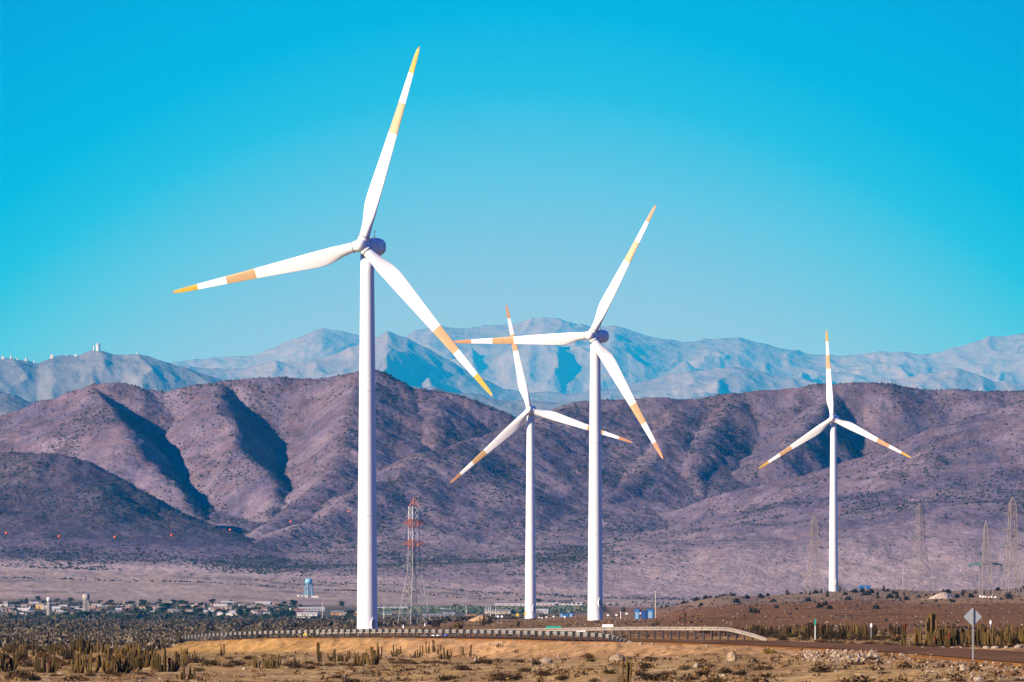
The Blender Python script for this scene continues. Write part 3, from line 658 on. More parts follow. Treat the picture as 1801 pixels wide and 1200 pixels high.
# ------------------------------------------------------------------ GUARDRAILS
def build_rails():
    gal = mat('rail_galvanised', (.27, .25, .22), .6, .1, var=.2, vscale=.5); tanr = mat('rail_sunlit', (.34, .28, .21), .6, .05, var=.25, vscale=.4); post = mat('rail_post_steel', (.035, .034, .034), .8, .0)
    def rail(name, pts, facing, label, beam_m, sp, drop_start=False):
        o = empty(name, tuple(pts[0][:3]), 0, label, 'guardrail', 'steel guardrails of the road'); o0 = np.array(pts[0][:3])
        P = smooth_poly(np.array(pts), 8)      # x, y, z(ground), height of the top
        # resample by arc length
        L = np.concatenate([[0], np.cumsum(np.linalg.norm(np.diff(P[:, :2], axis=0), axis=1))])
        prof = [(0, 0), (.03, -.015), (.075, -.045), (.075, -.085), (.01, -.14), (.01, -.18), (.075, -.235), (.075, -.275), (.03, -.305), (0, -.32)]
        s_ = np.linspace(0, L[-1], int(L[-1] / 1.0)); Q = np.stack([np.interp(s_, L, P[:, k]) for k in range(4)], 1)
        front = []; back = []
        for i in range(len(Q)):
            a = Q[max(i - 1, 0)]; b = Q[min(i + 1, len(Q) - 1)]; d = (b - a)[:2]; d /= np.linalg.norm(d); n = np.array((d[1], -d[0])) * facing
            front.append([(Q[i][0] + n[0] * (.16 + c) - o0[0], Q[i][1] + n[1] * (.16 + c) - o0[1], Q[i][2] + Q[i][3] + z - o0[2]) for c, z in prof] +
                         [(Q[i][0] + n[0] * (.16 + c - .012) - o0[0], Q[i][1] + n[1] * (.16 + c - .012) - o0[1], Q[i][2] + Q[i][3] + z - o0[2]) for c, z in prof[::-1]])
        m = MB(); m.loft(front, beam_m); m.build('rail_beam', o)
        colp = CX + F * P[:, 0] / P[:, 1]; cur = colp[0]; inc = colp[-1] > colp[0]; qs = []
        while len(qs) < 100:
            cur = cur + (sp(cur) if inc else -sp(cur))
            if (cur > colp.max()) or (cur < colp.min()): break
            qs.append(float(np.interp(cur, colp if inc else colp[::-1], L if inc else L[::-1])))
        for q in qs:
            p = np.array([np.interp(q, L, P[:, j]) for j in range(4)]); p2 = np.array([np.interp(q + .2, L, P[:, j]) for j in range(4)]); d = (p2 - p)[:2]; d /= np.linalg.norm(d) + 1e-9; n = np.array((d[1], -d[0])) * facing
            h = p[3]
            if h > .25:
                m = MB(); rz = atan2(d[1], d[0]); m.box((0, 0, h / 2 - .25), (.13, .10, h + .45), post, rz)
                po = m.build('post', o, loc=tuple(p[:3] - o0)); m = MB(); m.box((n[0] * .12, n[1] * .12, h - .16), (.17, .15, .30), post, rz); m.build('spacer_block', po)
    near = [(265, 800, 1129.5, 1122), (300, 700, 1130.6, 1121.4), (340, 620, 1128, 1116.5), (400, 575, 1126, 1112), (500, 553, 1122.5, 1108.5), (640, 530, 1121, 1106.3), (800, 485, 1123, 1107), (900, 462, 1125.5, 1108.5),
            (1000, 444, 1128.6, 1110.7), (1062, 436, 1129, 1114.5), (1088, 431.5, 1131, 1122.5), (1118, 428, 1133, 1131.5)]
    near = [(PX(a, y), y, PZ(b, y), PZ(t, y) - PZ(b, y)) for a, y, b, t in near]
    rail('guardrail', near, RF, 'near steel guardrail seen from behind, on dark posts along the ochre embankment', gal, lambda px: float(np.interp(px, [265, 300, 350, 400, 480, 640, 1000, 1055, 1075], [4.2, 5.0, 6.2, 8, 10, 11.3, 13.4, 13, 6.5])))
    far = [(1352, 430, 1124, 1122.5), (1325, 433.5, 1121, 1113.5), (1288, 440, 1120, 1104.5), (1265, 443, 1119.5, 1102.6), (1195, 448.5, 1119.5, 1102.5), (1094, 466, 1119, 1102.6), (982, 489, 1120, 1104.7), (806, 534, 1122.2, 1107.4), (650, 560, 1122.6, 1108.6), (560, 590, 1123, 1110.5)]
    far = [(PX(a, y), y, PZ(b, y), PZ(t, y) - PZ(b, y)) for a, y, b, t in far]
    rail('guardrail', far, RG, 'far steel guardrail with pale sunlit beam, sloping into the ground at its right end', tanr, lambda px: 14.3)

# ------------------------------------------------------------------ PLANTS
def stem_rings(x, y, h, r, lean, az, m, mb, ribs=7, bulge=0.):
    """one ribbed cactus column rising from (x, y), bending outwards at the base"""
    rings = []; n = ribs * 2
    for t in (0, .08, .2, .4, .6, .8, .93, .985, 1.0):
        off = lean * (1 - (1 - min(t * 1.6, 1)) ** 2) + bulge * sin(t * 3)
        rr = r * np.interp(t, [0, .1, .5, .93, .985, 1], [.8, 1, 1.02, .92, .6, .12])
        rings.append([(x + off * cos(az) + rr * (1 if k % 2 else .74) * cos(pi * k / ribs), y + off * sin(az) + rr * (1 if k % 2 else .74) * sin(pi * k / ribs), h * t - .06) for k in range(n)])
    mb.loft(rings, m)
def cactus_proto(n, H, spread, split, seed, red=False, tall=0):
    rg = random.Random(seed); out = MATS[rg.choice(['cactus_olive', 'cactus_tan', 'cactus_olive', 'cactus_brown'])]
    root = empty('columnar_cactus', (0, -500, 0)); root['_proto'] = 1
    mb = MB()
    for k in range(int(n * 1.5)):
        a = rg.random() * 6.28; d = spread * sqrt(rg.random()); h = H * rg.uniform(.32, 1.05) * (1 - .25 * d / spread)
        if k < tall: h = H * 1.15
        q = MB() if split else mb
        stem_rings(d * cos(a) * .6, d * sin(a) * .6, h, rg.uniform(.06, .10), d * .4, a, out, q, bulge=rg.uniform(-.03, .05))
        if red and k == 0:
            stem_rings(d * cos(a) * .6 + d * .4 * cos(a), d * sin(a) * .6 + d * .4 * sin(a), .45, .13, 0, 0, MATS['cactus_rust'], q) ; v = q.v; nn = 9 * 14
            for i in range(len(v) - nn, len(v)): v[i] = (v[i][0], v[i][1], v[i][2] + h * .86)
        if split: q.build('stem', root)
    if not split: mb.build('stems', root)
    return root
def shrub_mesh(seed, mats, n=420, w=.9, h=.55, twig=True):
    rg = random.Random(seed); mb = MB()
    lobes = [(rg.uniform(-.55, .55) * w, rg.uniform(-.45, .45) * w, rg.uniform(.35, .7) * w, rg.uniform(.55, 1.05) * h) for _ in range(6)]
    for i in range(n):
        lx, ly, lr, lh = rg.choice(lobes); a = rg.random() * 6.28; r = lr * rg.random() ** .6; e = rg.random() ** .8
        x = lx + r * cos(a) * (1 - .35 * e); y = ly + r * sin(a) * (1 - .35 * e); z = lh * e * (1 - .45 * (r / lr) ** 2)
        m = mats[0] if rg.random() < .55 else rg.choice(mats)
        L = rg.uniform(.05, .15); dx, dy, dz = rg.gauss(0, .5) + x * .6, rg.gauss(0, .5) + y * .6, rg.uniform(.2, 1.2); q = sqrt(dx * dx + dy * dy + dz * dz); dx, dy, dz = dx / q * L, dy / q * L, dz / q * L
        sx, sy = rg.uniform(-.05, .05), rg.uniform(-.05, .05)
        mb.add([(x - sx, y - sy, z), (x + sx, y + sy, z + .015), (x + dx + sx * .4, y + dy + sy * .4, z + dz), (x + dx - sx * .4, y + dy - sy * .4, z + dz)], [(0, 1, 2, 3)], m)
    for i in range(26):
        a = rg.random() * 6.28; r = w * rg.uniform(.3, .95); z = h * rg.uniform(.4, 1.15)
        mb.bar((rg.uniform(-.1, .1), rg.uniform(-.1, .1), 0), (r * cos(a), r * sin(a) * .8, z), .03, MATS['twig'], .008, n=3)
    return mb.mesh('dry_bush')
def build_plants():
    mat('cactus_olive', (.085, .055, .018), .85, var=.35, vscale=2.2); mat('cactus_tan', (.16, .10, .03), .85, var=.4, vscale=2.); mat('cactus_brown', (.04, .025, .011), .9, var=.4, vscale=2.); mat('cactus_rust', (.13, .035, .015), .9, var=.3, vscale=5)
    mat('twig', (.12, .075, .04), .9)
    mat('bush_brown', (.07, .038, .017), .95); mat('bush_rust', (.11, .05, .018), .95); mat('bush_dark', (.022, .015, .008), .95); mat('bush_green', (.065, .055, .012), .9); mat('bush_straw', (.22, .13, .05), .95); mat('bush_yellow', (.34, .24, .03), .9)
    big = [cactus_proto(n, H, s, True, sd, red) for n, H, s, sd, red in [(9, 2.2, .8, 1, False), (12, 1.9, 1.0, 2, True), (6, 2.4, .55, 3, False), (14, 2.0, 1.1, 4, False), (4, 2.3, .35, 5, True), (8, 1.7, .9, 6, False), (11, 2.4, .8, 8, True)]]
    small = [cactus_proto(n, H, s, False, sd + 40, red) for n, H, s, sd, red in [(7, 1.5, .6, 1, False), (9, 1.7, .8, 2, False), (5, 1.6, .4, 3, True), (12, 1.6, 1.0, 4, False), (3, 1.8, .25, 5, False), (2, 1.7, .15, 6, False)]]
    def unproto(o): 
        if '_proto' in o: del o['_proto']
    def place(src, px, py, hpx, srcH, k=0, Y=None):
        Y = Y or Y_of(px, py, 220, 1500); s = hpx / F * Y / srcH
        o = copy_tree(src, W(px, Y, -.02), random.random() * 6.28, s); unproto(o); return o, Y
    HT = {0: 2.2, 1: 1.9, 2: 2.4, 3: 2.0, 4: 2.3, 5: 1.7, 6: 2.4}
    # --- cacti one by one: column, base row, height in photo pixels, which kind
    named = [(1099, 1203, 52, 2, 'pair-like clump of pale tall cactus columns rising alone at the bottom edge, right of centre'),
             (325, 1196, 36, 5, 'cactus clump at the bottom edge, right of the dense left thicket'),
             (563, 1164, 41, 4, 'tallest cactus with a rusty top below the guardrail, left of the largest turbine tower'),
             (1195 + 427, 1137, 48, 6, 'cactus clump with the tallest brown columns left of the candelabra cactus across the road'),
             (1593, 1139, 50, 4, 'narrow dark upright cactus clump standing at the far road edge'),
             (391, 1155, 26, 4, 'small slim cactus standing on the ochre embankment slope at left'),
             (456, 1176, 28, 3, 'wide low cactus clump at the foot of the left end of the embankment')]
    for px, py, h, k, lab in named:
        o, _ = place(big[k], px, py, h, HT[k]); tag(o, lab, 'cactus', 'columnar cacti')
    def region(items, phrase, kinds, group='columnar cacti', cat='cactus'):
        items = sorted(items)
        for i, (px, py, h) in enumerate(items):
            k = random.choice(kinds)
            if k < 10: o, _ = place(big[k], px, py, h, HT[k])
            else: o, _ = place(small[k - 10], px, py, h, 1.6)
            tag(o, f'columnar cactus {ordw(i)} from the left {phrase}', cat, group)
    rr = random.uniform
    region([(8, 1182, 45), (28, 1165, 30), (80, 1184, 42), (100, 1178, 28), (143, 1185, 50), (160, 1183, 46), (192, 1186, 44), (212, 1184, 40)], 'in the front row of the left thicket', [0, 1, 3, 6])
    region([(233, 1180, 42), (246, 1174, 40), (272, 1180, 38), (292, 1182, 48), (318, 1172, 42), (335, 1160, 26)], 'in the thicket between the left clumps and the embankment', [0, 1, 3, 5, 6])
    region([(15, 1150, 22), (40, 1150, 24), (55, 1156, 32), (72, 1148, 26), (98, 1152, 24), (115, 1154, 34), (140, 1146, 34), (150, 1152, 28)], 'in the left half of the thicket back row', [0, 1, 3, 5, 10, 11])
    region([(172, 1150, 30), (186, 1158, 36), (205, 1156, 34), (222, 1160, 32), (240, 1156, 34), (258, 1162, 34)], 'in the back row near the guardrail end', [0, 1, 3, 5, 6])
    region([(475, 1176, 26), (482, 1174, 28), (516, 1170, 20), (591, 1163, 28), (606, 1163, 22)], 'between the wide low clump and the tower', [0, 3, 5])
    region([(616, 1160, 18), (632, 1172, 34), (645, 1168, 28), (656, 1170, 42), (664, 1160, 34)], 'directly below the largest turbine tower', [0, 2, 4, 6])
    region([(697, 1154, 24), (731, 1158, 20), (740, 1156, 24), (752, 1152, 26), (761, 1150, 26)], 'in the row just right of the largest turbine tower', [2, 4, 5])
    region([(772, 1154, 20), (781, 1160, 26), (812, 1154, 20), (826, 1156, 26)], 'left of the pale culvert slab', [2, 4, 5])
    # across the road, right
    def scatter(x0, x1, n, y0, y1, h0, h1): return [(x0 + (x1 - x0) * (i + rr(.1, .9)) / n, rr(y0, y1), rr(h0, h1)) for i in range(n)]
    region(scatter(1322, 1420, 15, 1113, 1122, 16, 27), 'across the road, left of the green marker', [0, 3, 10, 11, 13])
    region(scatter(1424, 1530, 15, 1115, 1128, 17, 32), 'across the road, right of the green marker', [0, 1, 3, 10, 11, 13])
    region(scatter(1536, 1588, 5, 1112, 1120, 14, 22), 'just right of the left white marker', [10, 11, 13])
    region([(1640, 1120, 42), (1652, 1137, 36), (1666, 1134, 42), (1673, 1137, 46), (1684, 1132, 36), (1697, 1136, 38)], 'left of the diamond sign, across the road', [0, 1, 3, 6])
    region(scatter(1716, 1764, 8, 1133, 1138, 34, 48), 'just right of the diamond sign, across the road', [0, 1, 3, 6])
    region(scatter(1768, 1815, 8, 1130, 1136, 30, 44), 'at the right edge, across the road', [0, 1, 3, 6])
    region(scatter(1232, 1318, 9, 1114, 1120, 9, 16), 'low behind the far guardrail', [10, 11, 13])
    region([(1086, 1107, 12), (1102, 1099, 13), (1150, 1102, 13), (1157, 1100, 14), (1196, 1092, 9), (1203, 1094, 16), (1205, 1085, 10)], 'on the open slope around the blue cabinets', [10, 12, 14, 15], 'sparse cacti on the open ground')
    region([(766, 1104, 14), (801, 1105, 14), (808, 1106, 18), (849, 1100, 20), (856, 1098, 16), (863, 1097, 10), (911, 1101, 15)], 'between painted pylon and yellow signs', [11, 12, 13], 'sparse cacti on the open ground')
    for o in [o for o in COL.objects if o.parent and '_proto' in o.parent] + [o for o in COL.objects if '_proto' in o]: bpy.data.objects.remove(o)
    # the many-armed candelabra cactus across the road
    px, Y = 1638, Y_of(1638, 1122, 300, 900); mp = F / Y; s = 1 / mp
    o = empty('candelabra_cactus', W(px, Y, -.02), 0, 'candelabra cactus with upcurving arms, the finest across the road', 'cactus', 'columnar cacti')
    for k, (dx, hh) in enumerate([(-9, 30), (-6, 38), (-3, 44), (0, 46), (3, 43), (6, 46), (9, 36)]):
        m = MB(); rings = []
        for t in np.linspace(0, 1, 12):
            xx = dx * s * min(1, (t * 2.2)) ** .8; rr_ = .10 * (1 if t < .95 else .5 if t < 1 else .1)
            rings.append([(xx + rr_ * (1 if q % 2 else .75) * cos(pi * q / 7), (k % 3 - 1) * .1 + rr_ * (1 if q % 2 else .75) * sin(pi * q / 7), hh * s * t) for q in range(14)])
        m.loft(rings, MATS['cactus_tan']); m.build('arm', o)
    # --- dry bushes
    protos = [shrub_mesh(i, [MATS[a], MATS[b], MATS[c]], n=nn, w=w, h=h) for i, (a, b, c, nn, w, h) in enumerate([
        ('bush_brown', 'bush_rust', 'bush_dark', 520, 1.0, .55), ('bush_dark', 'bush_brown', 'bush_rust', 560, 1.2, .6), ('bush_brown', 'bush_straw', 'bush_rust', 420, .9, .4),
        ('bush_green', 'bush_dark', 'bush_brown', 520, 1.0, .6), ('bush_dark', 'bush_green', 'bush_brown', 480, .8, .6), ('bush_yellow', 'bush_green', 'bush_brown', 520, 1.0, .6), ('bush_rust', 'bush_brown', 'bush_straw', 420, .9, .4)])]
    def bush(px, py, wpx, k, label, group='dry bushes in the foreground', hs=1.):
        Y = Y_of(px, py, 215, 1500); s = wpx / F * Y / 2.0 / 1.0
        o = link('dry_bush', protos[k], None, W(px, Y, -.03), random.random() * 6.28, (s, s, s * hs)); tag(o, label, 'bush', group)
    def bregion(items, phrase, kinds, hs=1.):
        names = {0: 'brown', 1: 'dark brown', 2: 'straw-brown', 3: 'olive', 4: 'dark olive', 5: 'yellow-green', 6: 'rusty'}
        for i, (px, py, w) in enumerate(sorted(items)):
            k = random.choice(kinds); bush(px, py, w, k, f'{names[k]} dry bush, {ordw(i)} from the left {phrase}', hs=hs)
    bush(1351, 1151, 40, 5, 'yellow-green bush casting a shadow near the road on the right, left of the rubble')
    bush(1150, 1198, 62, 1, 'broad dark bush at the bottom edge right of the lone cactus columns')
    bush(1454, 1183, 52, 1, 'dark round bush below the pale rubble heap')
    bush(1530, 1163, 36, 1, 'dark bush at the right end of the pale rubble heap')
    bush(1036, 1158, 44, 6, 'brown bush left of the large pale boulder')
    bregion([(20, 1196, 60), (45, 1192, 54), (5, 1176, 40), (130, 1198, 44), (60, 1198, 46), (98, 1190, 30), (160, 1190, 30)], 'at the bottom left corner', [0, 1, 2, 4])
    bregion([(x, y, w) for x, y, w in zip(range(6, 240, 17), [1160, 1170, 1163, 1175, 1158, 1168, 1172, 1162, 1170, 1166, 1174, 1162, 1168, 1172], [44, 38, 50, 40, 46, 38, 44, 50, 40, 46, 38, 44, 42, 46])], 'among the cacti of the left thicket', [0, 1, 4, 1, 6], 1.25)
    bregion([(x, y, w) for x, y, w in zip(range(12, 262, 21), [1146, 1150, 1144, 1152, 1146, 1150, 1143, 1149, 1147, 1150, 1146, 1152], [36, 30, 38, 34, 36, 32, 38, 34, 30, 36, 34, 32])], 'along the back of the left thicket', [0, 1, 4, 3], 1.2)
    bregion([(205, 1190, 26), (250, 1188, 24), (346, 1166, 40), (370, 1172, 44), (400, 1174, 40), (425, 1172, 40), (402, 1160, 26), (350, 1182, 28), (437, 1160, 30)], 'below the left end of the embankment', [0, 1, 2, 3, 6])
    bregion([(505, 1172, 34), (528, 1176, 36), (545, 1178, 30), (580, 1172, 30), (560, 1172, 34), (600, 1171, 30), (617, 1172, 24), (545, 1168, 26)], 'among cacti left of the largest tower', [0, 1, 2, 6])
    bregion([(600, 1194, 34), (575, 1202, 30), (620, 1202, 36), (680, 1180, 22), (570, 1185, 18), (483, 1198, 14)], 'on the sand below the largest tower', [0, 1, 6], .8)
    bregion([(698, 1168, 34), (712, 1166, 30), (726, 1170, 30), (748, 1168, 34), (767, 1168, 30), (690, 1162, 22), (786, 1168, 22)], 'in the brush right of the largest tower', [0, 1, 2, 6])
    bregion([(815, 1180, 46), (786, 1198, 44), (722, 1180, 22), (842, 1168, 30), (868, 1170, 32), (885, 1198, 60), (900, 1196, 46)], 'below the pale culvert slab', [0, 1, 3])
    bregion([(855, 1165, 24), (875, 1162, 22), (916, 1166, 30), (945, 1170, 34), (925, 1182, 36), (960, 1190, 46), (990, 1196, 50), (985, 1186, 40)], 'in the brush left of the pale boulder', [0, 1, 2, 4])
    bregion([(1035, 1180, 22), (1070, 1186, 36), (1140, 1176, 34), (1145, 1162, 30), (1130, 1190, 36), (1110, 1160, 20), (1045, 1200, 30)], 'in the brush around the pale boulder', [0, 1, 3, 4])
    bregion([(1170, 1190, 36), (1205, 1180, 36), (1235, 1190, 48), (1245, 1176, 36), (1275, 1186, 40), (1300, 1188, 34), (1260, 1202, 40), (1210, 1198, 40)], 'in the brush below the standing stone', [0, 1, 4, 3])
    bregion([(1335, 1180, 46), (1352, 1178, 30), (1334, 1200, 36), (1400, 1182, 18), (1390, 1162, 14), (1345, 1168, 16)], 'between yellow-green bush and rubble', [0, 1, 2])
    bregion([(1510, 1164, 20), (1550, 1186, 26), (1560, 1198, 26), (1687, 1176, 22), (1718, 1178, 22), (1690, 1200, 38), (1740, 1200, 26), (1580, 1176, 12), (1790, 1198, 26)], 'on the open dirt around the diamond sign', [0, 1, 2], .8)
    bregion([(1335, 1124, 30), (1375, 1127, 30), (1410, 1128, 28), (1445, 1131, 34), (1470, 1133, 30), (1500, 1134, 30), (1535, 1136, 36), (1560, 1137, 34), (1575, 1137, 26)], 'along the far road edge', [1, 4, 2])
    bregion([(x, y, 26) for x, y in zip(range(1326, 1590, 13), [1117, 1121, 1118, 1123, 1119, 1122, 1118, 1124, 1121, 1125, 1120, 1126, 1122, 1127, 1123, 1128, 1124, 1127, 1125, 1129, 1126])], 'among cacti across the road', [1, 4, 0, 3], 1.3)
    bregion([(1620, 1139, 34), (1640, 1139, 30), (1662, 1139, 26), (1700, 1139, 28), (1725, 1139, 28), (1750, 1139, 28), (1780, 1139, 26)], 'behind the diamond sign', [1, 2, 6])

def build_scrub():
    g = [mat('scrub_grey', (.12, .095, .062), 1), mat('scrub_dark', (.034, .028, .018), 1), mat('scrub_straw', (.21, .165, .12), 1), mat('scrub_olive', (.066, .055, .03), 1), mat('scrub_brown', (.075, .052, .036), 1)]
    # left scrubland, nearer part with leaf-clump shrubs
    n = 8500; Y = np.exp(RNG.uniform(math.log(600), math.log(1700), n)); px = RNG.uniform(-40, 690, n); keep = (px < 640 - 60 * RNG.random(n)) & (px < 700 - (Y < 900) * 60); Y, px = Y[keep], px[keep]; X = PX(px, Y)
    d, _, _ = poly_dist(X, Y, ROADS); k = d > 6.5; X, Y = X[k], Y[k]
    R = RNG.uniform(.35, .95, len(X)); tall = RNG.random(len(X)) < .16; H = np.where(tall, R * 2.1, R * 1.0); R = np.where(tall, R * .6, R)
    tag(link('scrubland', leaf_mass('scrubland', X, Y, gz_arr(X, Y) - .05, R, H, g, 16, .42, 3)), 'grey-brown scrub covering the flat on the left behind the guardrail', 'scrub', kind='stuff')
    n = 15000; Y = np.exp(RNG.uniform(math.log(1700), math.log(3560), n)); px = RNG.uniform(-60, 1010, n); k = (px < 660 + (Y - 1700) * .3 + 60 * RNG.normal(size=n)); Y, px = Y[k], px[k]; X = PX(px, Y)
    R = RNG.uniform(.6, 1.5, len(X)); tall = RNG.random(len(X)) < .12; H = np.where(tall, R * 1.8, R * 1.05)
    tag(link('distant_scrubland', leaf_mass('distant_scrubland', X, Y, gz_arr(X, Y) - .05, R, H, g[:2] + g[3:], 8, .75, 4)), 'dense grey scrub stretching to the edge of the town', 'scrub', kind='stuff')
    # orchard band behind the sheds
    n = 4200; px = RNG.uniform(660, 1062, n); Y = RNG.uniform(3850, 4150, n) ; k = Y > 3860 + 60 * perlin(px / 40, px * 0, 5); px, Y = px[k], Y[k]; X = PX(px, Y); R = RNG.uniform(.9, 1.9, len(X))
    tag(link('orchard', leaf_mass('orchard', X, Y, gz_arr(X, Y) - .1, R, R * 1.3, [mat('orchard_green', (.07, .10, .055), 1), mat('orchard_grey', (.12, .14, .10), 1)], 8, .8, 8)), 'band of grey-green orchard trees behind the sheds', 'orchard', kind='stuff')
    # small tufts and pebbles in the foreground
    n = 13000; px = RNG.uniform(-40, 1850, n); Y = np.exp(RNG.uniform(math.log(225), math.log(520), n)); X = PX(px, Y); d, side, _ = poly_dist(X, Y, ROADS)
    dn = fbm(X / 6, Y / 12, 3, 200); k = (d > 6.5) & (RNG.random(n) < (.28 + 1.1 * dn) * np.where(d > 10, 1, .35)); X, Y, px = X[k], Y[k], px[k]
    R = .05 + .34 * RNG.random(len(X)) ** 2
    tag(link('dry_tufts', leaf_mass('dry_tufts', X, Y, gz_arr(X, Y) - .02, R, R * .9, [MATS['bush_brown'], MATS['bush_straw'], MATS['bush_straw'], MATS['bush_rust'], MATS['bush_dark']], 22, .3, 9)), 'low dry tufts scattered over the sandy foreground', 'tufts', kind='stuff')
    n = 5200; px = RNG.uniform(-40, 1850, n); Y = np.exp(RNG.uniform(math.log(225), math.log(640), n)); X = PX(px, Y); d, side, _ = poly_dist(X, Y, ROADS)
    k = (d > 5.0) & (RNG.random(n) < .35 + .8 * fbm(X / 5, Y / 9, 3, 201) + .3 * (d < 8)); X, Y = X[k], Y[k]; R = .03 + .13 * RNG.random(len(X)) ** 3
    tag(link('pebbles', blob_mass('pebbles', X, Y, gz_arr(X, Y) + .01, R, R * .7, [mat('stone_pale', (.40, .31, .22), .95), mat('stone_brown', (.17, .11, .07), .95), mat('stone_tan', (.28, .19, .115), .95)], 10)), 'small stones littering the dirt in the foreground', 'stones', kind='stuff')
    # right ridge: stones and low scrub
    n = 9000; px = RNG.uniform(1060, 1860, n); Y = RNG.uniform(560, 2620, n); X = PX(px, Y); keep = RNG.random(n) < np.where(Y > 1750, .85, .33) ; X, Y = X[keep], Y[keep]; R = .08 + .35 * RNG.random(len(X)) ** 2 * np.where(Y > 1700, 1.3, .8)
    tag(link('ridge_scrub', leaf_mass('ridge_scrub', X, Y, gz_arr(X, Y) - .03, R, R * 1.1, [g[1], g[4], mat('scrub_rust', (.10, .05, .028), 1), g[2]], 8, .8, 11)), 'low scrub dotting the stony slope on the right', 'scrub', kind='stuff')
    n = 4500; px = RNG.uniform(640, 1860, n); Y = RNG.uniform(600, 2600, n); X = PX(px, Y); R = .06 + .22 * RNG.random(n) ** 3; d, _, _ = poly_dist(X, Y, ROADS); k = d > 6; X, Y, R = X[k], Y[k], R[k]
    tag(link('slope_stones', blob_mass('slope_stones', X, Y, gz_arr(X, Y) + .02, R, R * .7, [MATS['stone_pale'], MATS['stone_brown'], MATS['stone_tan']], 12)), 'loose stones on the brown slopes beyond the road', 'stones', kind='stuff')
    n = 1800; px = RNG.uniform(640, 1130, n); Y = RNG.uniform(640, 2100, n); X = PX(px, Y); R = RNG.uniform(.12, .42, n); d, _, _ = poly_dist(X, Y, ROADS); k = (d > 6) & (RNG.random(n) < .55 + perlin(X / 15, Y / 60, 7)); X, Y, R = X[k], Y[k], R[k]
    tag(link('flat_scrub', leaf_mass('flat_scrub', X, Y, gz_arr(X, Y) - .03, R, R * .8, [g[1], g[4], g[2]], 9, .7, 13)), 'sparse low scrub on the brown flat around the turbine bases', 'scrub', kind='stuff')
    # countable dark bushes / cacti on the ridge
    ps = []
    for s in range(5):
        rg = np.random.default_rng(300 + s); me = leaf_mass('ridge_bush', np.array([0., .35, -.3]), np.array([0., .2, .1]), np.array([0., 0, 0]), np.array([.95, .6, .65]) * (.6 if s == 1 else 1), np.array([.95, .8, .6]) * (1.9 if s == 1 else .95), [mat('ridge_bush_dark', (.022, .02, .012), 1), g[1]], 60, .45, 300 + s, 1.); ps.append(me)
    areas = [(1085, 1195, 9, 1049, 1068, 'left of the thin pole\'s ridge end'), (1196, 1300, 16, 1040, 1075, 'on the ridge above the far rail end'), (1300, 1412, 18, 1040, 1080, 'on the ridge left of the turbine-side pylon'),
             (1413, 1462, 10, 1044, 1075, 'x'), (1474, 1600, 20, 1040, 1078, 'on the ridge right of the rightmost turbine'),
             (1600, 1700, 16, 1036, 1070, 'on the ridge around the lone grey pylon'), (1700, 1805, 14, 1036, 1060, 'on the ridge around the right-hand pylon pair')]
    areas[0] = (1085, 1195, 9, 1054, 1072, 'on the rise behind the blue cabinets')
    areas[3] = (1413, 1462, 10, 1044, 1075, 'on the ridge just left of the rightmost turbine')
    for x0, x1, n, y0, y1, ph in areas:
        items = sorted((x0 + (x1 - x0) * (i + random.random()) / n, random.uniform(0, 1) ** 1.8) for i in range(n))
        for i, (px, t) in enumerate(items):
            py = y0 + (y1 - y0) * t; Y = Y_of(px, py, 1300, 2550); s = random.uniform(.8, 1.9) * (1.0 if Y > 2000 else .7)
            o = link('ridge_bush', random.choice(ps), None, W(px, Y, -.05), random.random() * 6, (s * .8, s * .8, s)); tag(o, f'dark bush {ordw(i)} from the left {ph}', 'bush', 'dark bushes on the stony ridge')

